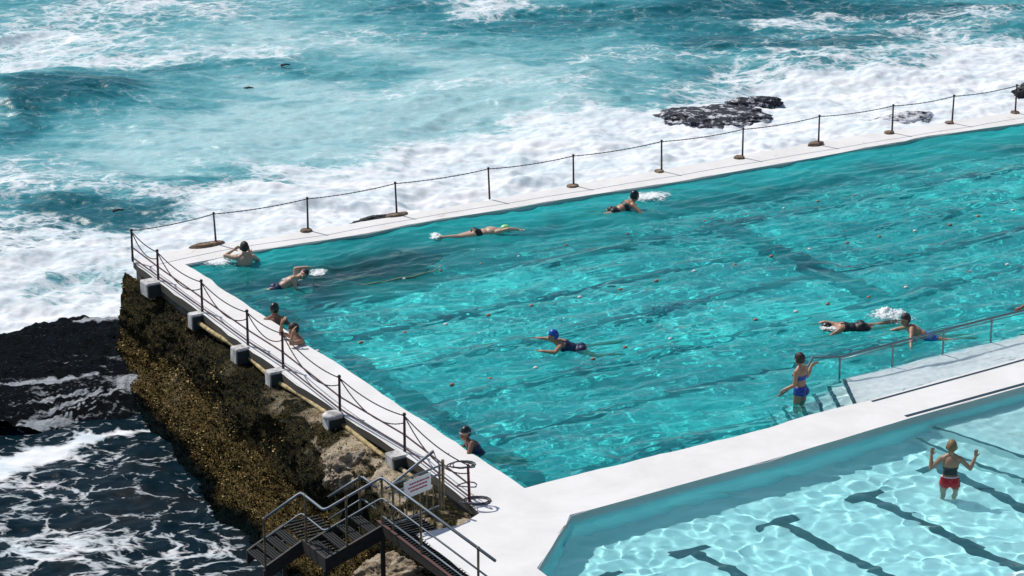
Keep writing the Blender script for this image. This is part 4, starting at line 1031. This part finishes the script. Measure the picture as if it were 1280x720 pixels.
    if hair:
        hk, hm = hair
        lim = (kT > .030 - .0) | ((kF < .01) & (kT > -.065)); cover('swim_cap' if hk == 'cap' else 'hair', (prt == 4) & lim & ~((kF > .065) & (kT < .05)), CL[hm], .009 if hk == 'cap' else .015)
    if strap: cover('goggles_strap', (prt == 4) & (kT > .018) & (kT < .034), CL[strap], .014)
    for q in (-1, 1):
        bm = bmesh.new(); bmesh.ops.create_uvsphere(bm, u_segments=8, v_segments=6, radius=.011 * s, matrix=Matrix.Translation(hc - loc0 + HR * q * .036 * s + HF * .099 * s + HT * .004 * s)); obj('eye', bm, M_eye, parent=body)
    bm = bmesh.new(); q = hc - loc0 + HF * .103 * s - HT * .073 * s; tube(bm, [q - HR * .022 * s, q + HF * .006 * s, q + HR * .022 * s], .006 * s, 6); obj('mouth', bm, M_mouth, parent=body)
    return body

dn = VV(0, 0, -1); up = VV(0, 0, 1)
kick = [(VV(-.95, -.1, -.25), VV(-.95, 0, -.2), VV(-1, 0, -.3)), (VV(-.95, .05, -.32), VV(-.9, 0, -.05), VV(-1, 0, -.3))]
stand = [(VV(.05, .05, -1), VV(0, -.1, -1), VV(0, 1, -.1)), (VV(-.05, .1, -1), VV(0, -.1, -1), VV(0, 1, -.1))]
Wp = lambda u, v_, z, dz=0.: W(u, v_, z) + Vector((0, 0, dz))
person('bare backed man standing chest deep at the far left corner, hands at his face', Wp(306, 331, WZ, -.30), VV(0, .06, 1), VV(-.25, 1, 0),
       [(VV(.35, .65, -.5), VV(-.75, .1, .65), VV(-.4, .2, .7)), (VV(-.97, .25, .12), VV(.72, .35, .38), VV(.6, .3, .3))], stand, SK['fair'], hair=('hair', 'dkhair'), wear=[('shorts', 'navy')])
person('pale swimmer in dark trunks rolling over with one arm arched above his head', Wp(346, 359, WZ, -.06), VV(.80, .22, .42), VV(.30, -.45, -.80),
       [(VV(.2, -.2, -.9), VV(.7, -.2, -.5), VV(1, 0, -.2)), (VV(.05, .1, 1), VV(.97, .1, .12), VV(1, 0, -.15))], [(VV(-.9, -.25, -.22), VV(-.9, -.2, -.2), VV(-1, 0, -.2)), (VV(-.85, -.45, -.32), VV(-.9, -.1, -.2), VV(-1, 0, -.2))], SK['fair'],
       head=(VV(.75, .2, .5), VV(.6, -.75, .35)), hair=('hair', 'dkhair'), wear=[('shorts', 'navy')])
person('brown shouldered bather in a black cap low in the water, nearest the left wall midway', Wp(346, 404, WZ, -.40), VV(-.1, .05, 1), VV(.1, 1, 0),
       [(VV(.5, .4, -.7), VV(.4, .7, .1), VV(.2, 1, 0)), (VV(-.45, .3, -.8), VV(-.6, .5, .2), VV(-.5, 1, 0))], stand, SK['brown'], hair=('cap', 'blackcap'), wear=[('shorts', 'black')], head=(VV(0, .1, 1), VV(.5, .8, 0)))
person('man with both elbows on the left wall lifting his hands to his dark hair', Wp(379, 431, WZ, -.30), VV(-.25, -.12, 1), VV(-.85, -.5, 0),
       [(VV(-.8, .1, .12), VV(.1, .05, 1), VV(.55, 0, .8)), (VV(-.65, -.55, .05), VV(.15, .25, .95), VV(.4, .5, .8))], [(VV(.3, .1, -1), VV(.2, .1, -1), VV(-.5, 0, -.5)), (VV(.2, .0, -1), VV(.2, .1, -1), VV(-.5, 0, -.5))], SK['tan'], hair=('hair', 'dkhair'), wear=[('shorts', 'navy')], head=(VV(-.3, 0, 1), VV(-.8, -.5, -.3)))
person('pale freestyle swimmer in a lime cap stretching forward near the ocean side', Wp(596, 292.5, WZ, .00), VV(.93, .33, .06), VV(.05, -.15, -1),
       [(VV(.9, -.1, .30), VV(.95, .2, -.12), VV(1, .1, -.25)), (VV(.6, .4, -.5), VV(.2, .2, -.9), VV(.2, 0, -1))], [(VV(-.93, -.28, -.03), VV(-.93, -.2, .05), VV(-1, 0, 0)), (VV(-.93, -.22, -.10), VV(-.93, -.3, -.02), VV(-1, 0, 0))], SK['fair'], hair=('cap', 'lime'), wear=[('briefs', 'black')], head=(VV(1, .3, .15), VV(.1, .5, -.8)))
person('woman in a black cap and black bikini swimming away near the ocean side, head raised', Wp(768, 264, WZ, -.03), VV(.80, .35, .36), VV(.3, .1, -.9),
       [(VV(.6, -.5, -.5), VV(.9, .2, -.3), VV(1, 0, 0)), (VV(.5, .7, -.5), VV(.9, .2, -.3), VV(1, 0, 0))], [(VV(-.93, -.2, -.06), VV(-.93, -.15, -.1), VV(-1, 0, 0)), (VV(-.93, -.05, -.10), VV(-.93, -.1, -.02), VV(-1, 0, 0))], SK['tan'], hair=('cap', 'blackcap'), wear=[('briefs', 'black'), ('bandtop', 'black')], female=True, head=(VV(.15, 0, 1), VV(.9, .5, 0)))
person('swimmer in a royal blue cap and dark suit doing breaststroke in mid pool', Wp(724, 435, WZ, -.05), VV(-.88, -.06, .34), VV(-.3, 0, -.9),
       [(VV(-.5, .8, -.2), VV(-.9, .2, .0), VV(-1, 0, 0)), (VV(-.35, -.75, -.12), VV(-.9, .15, .06), VV(-1, 0, 0))], [(VV(.8, .5, -.12), VV(.95, .15, .10), VV(1, .3, .3)), (VV(.7, -.5, -.12), VV(.95, .2, .08), VV(1, -.2, .1))], SK['tan'], hair=('cap', 'royal'), wear=[('suit', 'navy')], female=True, head=(VV(-.2, 0, 1), VV(-.95, -.25, -.1)))
person('woman in black cap, pale goggles and navy swimsuit near the lower left wall', Wp(607, 566, WZ, -.16), VV(-.62, .1, .66), VV(-.65, -.3, -.3),
       [(VV(-.5, .5, -.75), VV(-.6, .4, .45), VV(-1, 0, 0)), (VV(-.25, -.5, -.75), VV(-.75, .1, .12), VV(-1, 0, 0))], [(VV(.85, -.1, -.35), VV(.9, .1, -.2), VV(1, 0, 0)), (VV(.85, -.35, -.45), VV(.8, 0, -.1), VV(1, 0, 0))], SK['brown'], hair=('cap', 'blackcap'), wear=[('suit', 'navy')], female=True, strap='white', head=(VV(-.05, 0, 1), VV(-.8, -.6, -.1)))
person('freestyle swimmer in a black suit kicking up a white splash beyond the handrail', Wp(1074, 410, WZ, .0), VV(-.97, -.08, .06), VV(0, -.1, -1),
       [(VV(-.8, .3, .1), VV(-.9, .1, -.4), VV(-1, 0, -.3)), (VV(-.7, -.4, -.3), VV(-.8, 0, -.5), VV(-1, 0, -.5))], [(VV(.85, .45, -.10), VV(.85, .35, .10), VV(1, 0, .1)), (VV(.8, .4, -.22), VV(.85, .35, .02), VV(1, 0, 0))], SK['tan'], hair=('cap', 'blackcap'), wear=[('suit', 'black'), ('shorts', 'black')], head=(VV(-1, 0, .05), VV(-.2, -.5, -.8)))
person('dark haired swimmer in bright blue shorts just behind the pool handrail, head up', Wp(1160, 421, WZ, -.03), VV(-.80, .05, .45), VV(-.4, -.2, -.8),
       [(VV(-.5, .7, -.4), VV(-.9, .1, -.3), VV(-1, 0, 0)), (VV(-.15, -.8, -.5), VV(-.1, -.9, -.35), VV(0, -1, -.3))], [(VV(.97, .15, -.06), VV(.97, .1, .02), VV(1, 0, 0)), (VV(.97, .02, -.10), VV(.97, .12, .0), VV(1, 0, 0))], SK['tan'], hair=('hair', 'dkhair'), wear=[('shorts', 'lightblue')], head=(VV(-.1, 0, 1), VV(-.85, -.5, -.1)))
person('woman in a blue swimsuit standing on the entry steps holding the handrail behind her', Wp(1000, 502, WZ, .28), VV(-.03, 0, 1), VV(-.80, .60, 0),
       [(VV(.25, .4, -.85), VV(.35, .45, .75), VV(.8, .2, .4)), (VV(-.12, -.25, -1), VV(-.72, -.1, -.28), VV(-.6, 0, -.9))], [(VV(0, .05, -1), VV(.1, 0, -1), VV(-.8, .6, -.1)), (VV(-.1, .1, -1), VV(.05, 0, -1), VV(-.8, .6, -.1))], SK['tan'], hair=('hair', 'dkhair'), wear=[('briefs', 'blue'), ('bandtop', 'blue')], female=True, head=(VV(-.08, 0, 1), VV(-.75, .65, -.1)), sc=.97)
person('fair haired woman in red shorts and dark top standing in the paddling pool, arms raised', Wp(1187, 606, KZ, .10), VV(0, .04, 1), VV(.08, 1, 0),
       [(VV(.62, -.1, -.60), VV(.38, .25, .85), VV(.1, .2, 1)), (VV(-.62, 0, -.62), VV(.02, .3, 1), VV(.2, .2, 1))], [(VV(.08, .02, -1), VV(0, -.05, -1), VV(.2, 1, -.1)), (VV(-.06, .1, -1), VV(0, -.1, -1), VV(0, 1, -.1))], SK['tan'], hair=('hair', 'fairhair'), wear=[('croptop', 'black'), ('shorts', 'red'), ('belt', 'white')], female=True, head=(VV(.03, .05, 1), VV(.1, 1, -.2)), sc=.98)
person('person at the right edge of the photo gripping the handrail, only the forearm in view', Wp(1289, 412, -.1, .54), VV(0, 0, 1), VV(-.85, -.4, 0),
       [(VV(.2, .3, -.9), VV(.1, .1, -.6), VV(0, 0, -.8)), (VV(-.6, 0, -.8), VV(-.8, -.1, -.6), VV(-.9, 0, -.35))], [(VV(0, 0, -1), VV(0, 0, -1), VV(-1, -.3, 0)), (VV(0, .1, -1), VV(0, 0, -1), VV(-1, -.3, 0))], SK['brown'], hair=('hair', 'dkhair'), wear=[('shorts', 'navy')])

# splashes and wakes
def wake(u, v_, sx_, sy_, cnt, hgt, seed, label, r0=.018, ax=None, wz=WZ):
    o = spray('splash', u, v_, wz + .01, 1.0, hgt, cnt, r0, seed, label, rx=sx_, flat=sy_, along=ax or Vector((1, 0, 0)))
    receive(o); return o
froth(1112, 399, .55, .50, .16, -.5, 501, 'white kick froth behind the swimmer in the black suit')
wake(1112, 399, .36, .16, 500, .13, 601, 'fine kick spray behind the swimmer in the black suit', .008, Vector((.95, -.3, 0)))
froth(545, 298, .22, .30, .06, .2, 502, 'small kick froth at the feet of the lime capped swimmer')
froth(814, 248, .70, .60, .05, .5, 503, 'white churned froth ahead of the woman in the black cap')
froth(1035, 413, .30, .28, .05, 0, 504, 'thin bow froth at the head of the swimmer in the black suit')
froth(262, 326, .55, .90, .04, .9, 505, 'white churned froth just inside the far left pool corner')
froth(398, 343, .35, .3, .05, .3, 506, 'froth below the raised hand of the pale swimmer')
froth(364, 352, .30, .3, .03, .3, 507, 'froth along the chest of the pale swimmer')
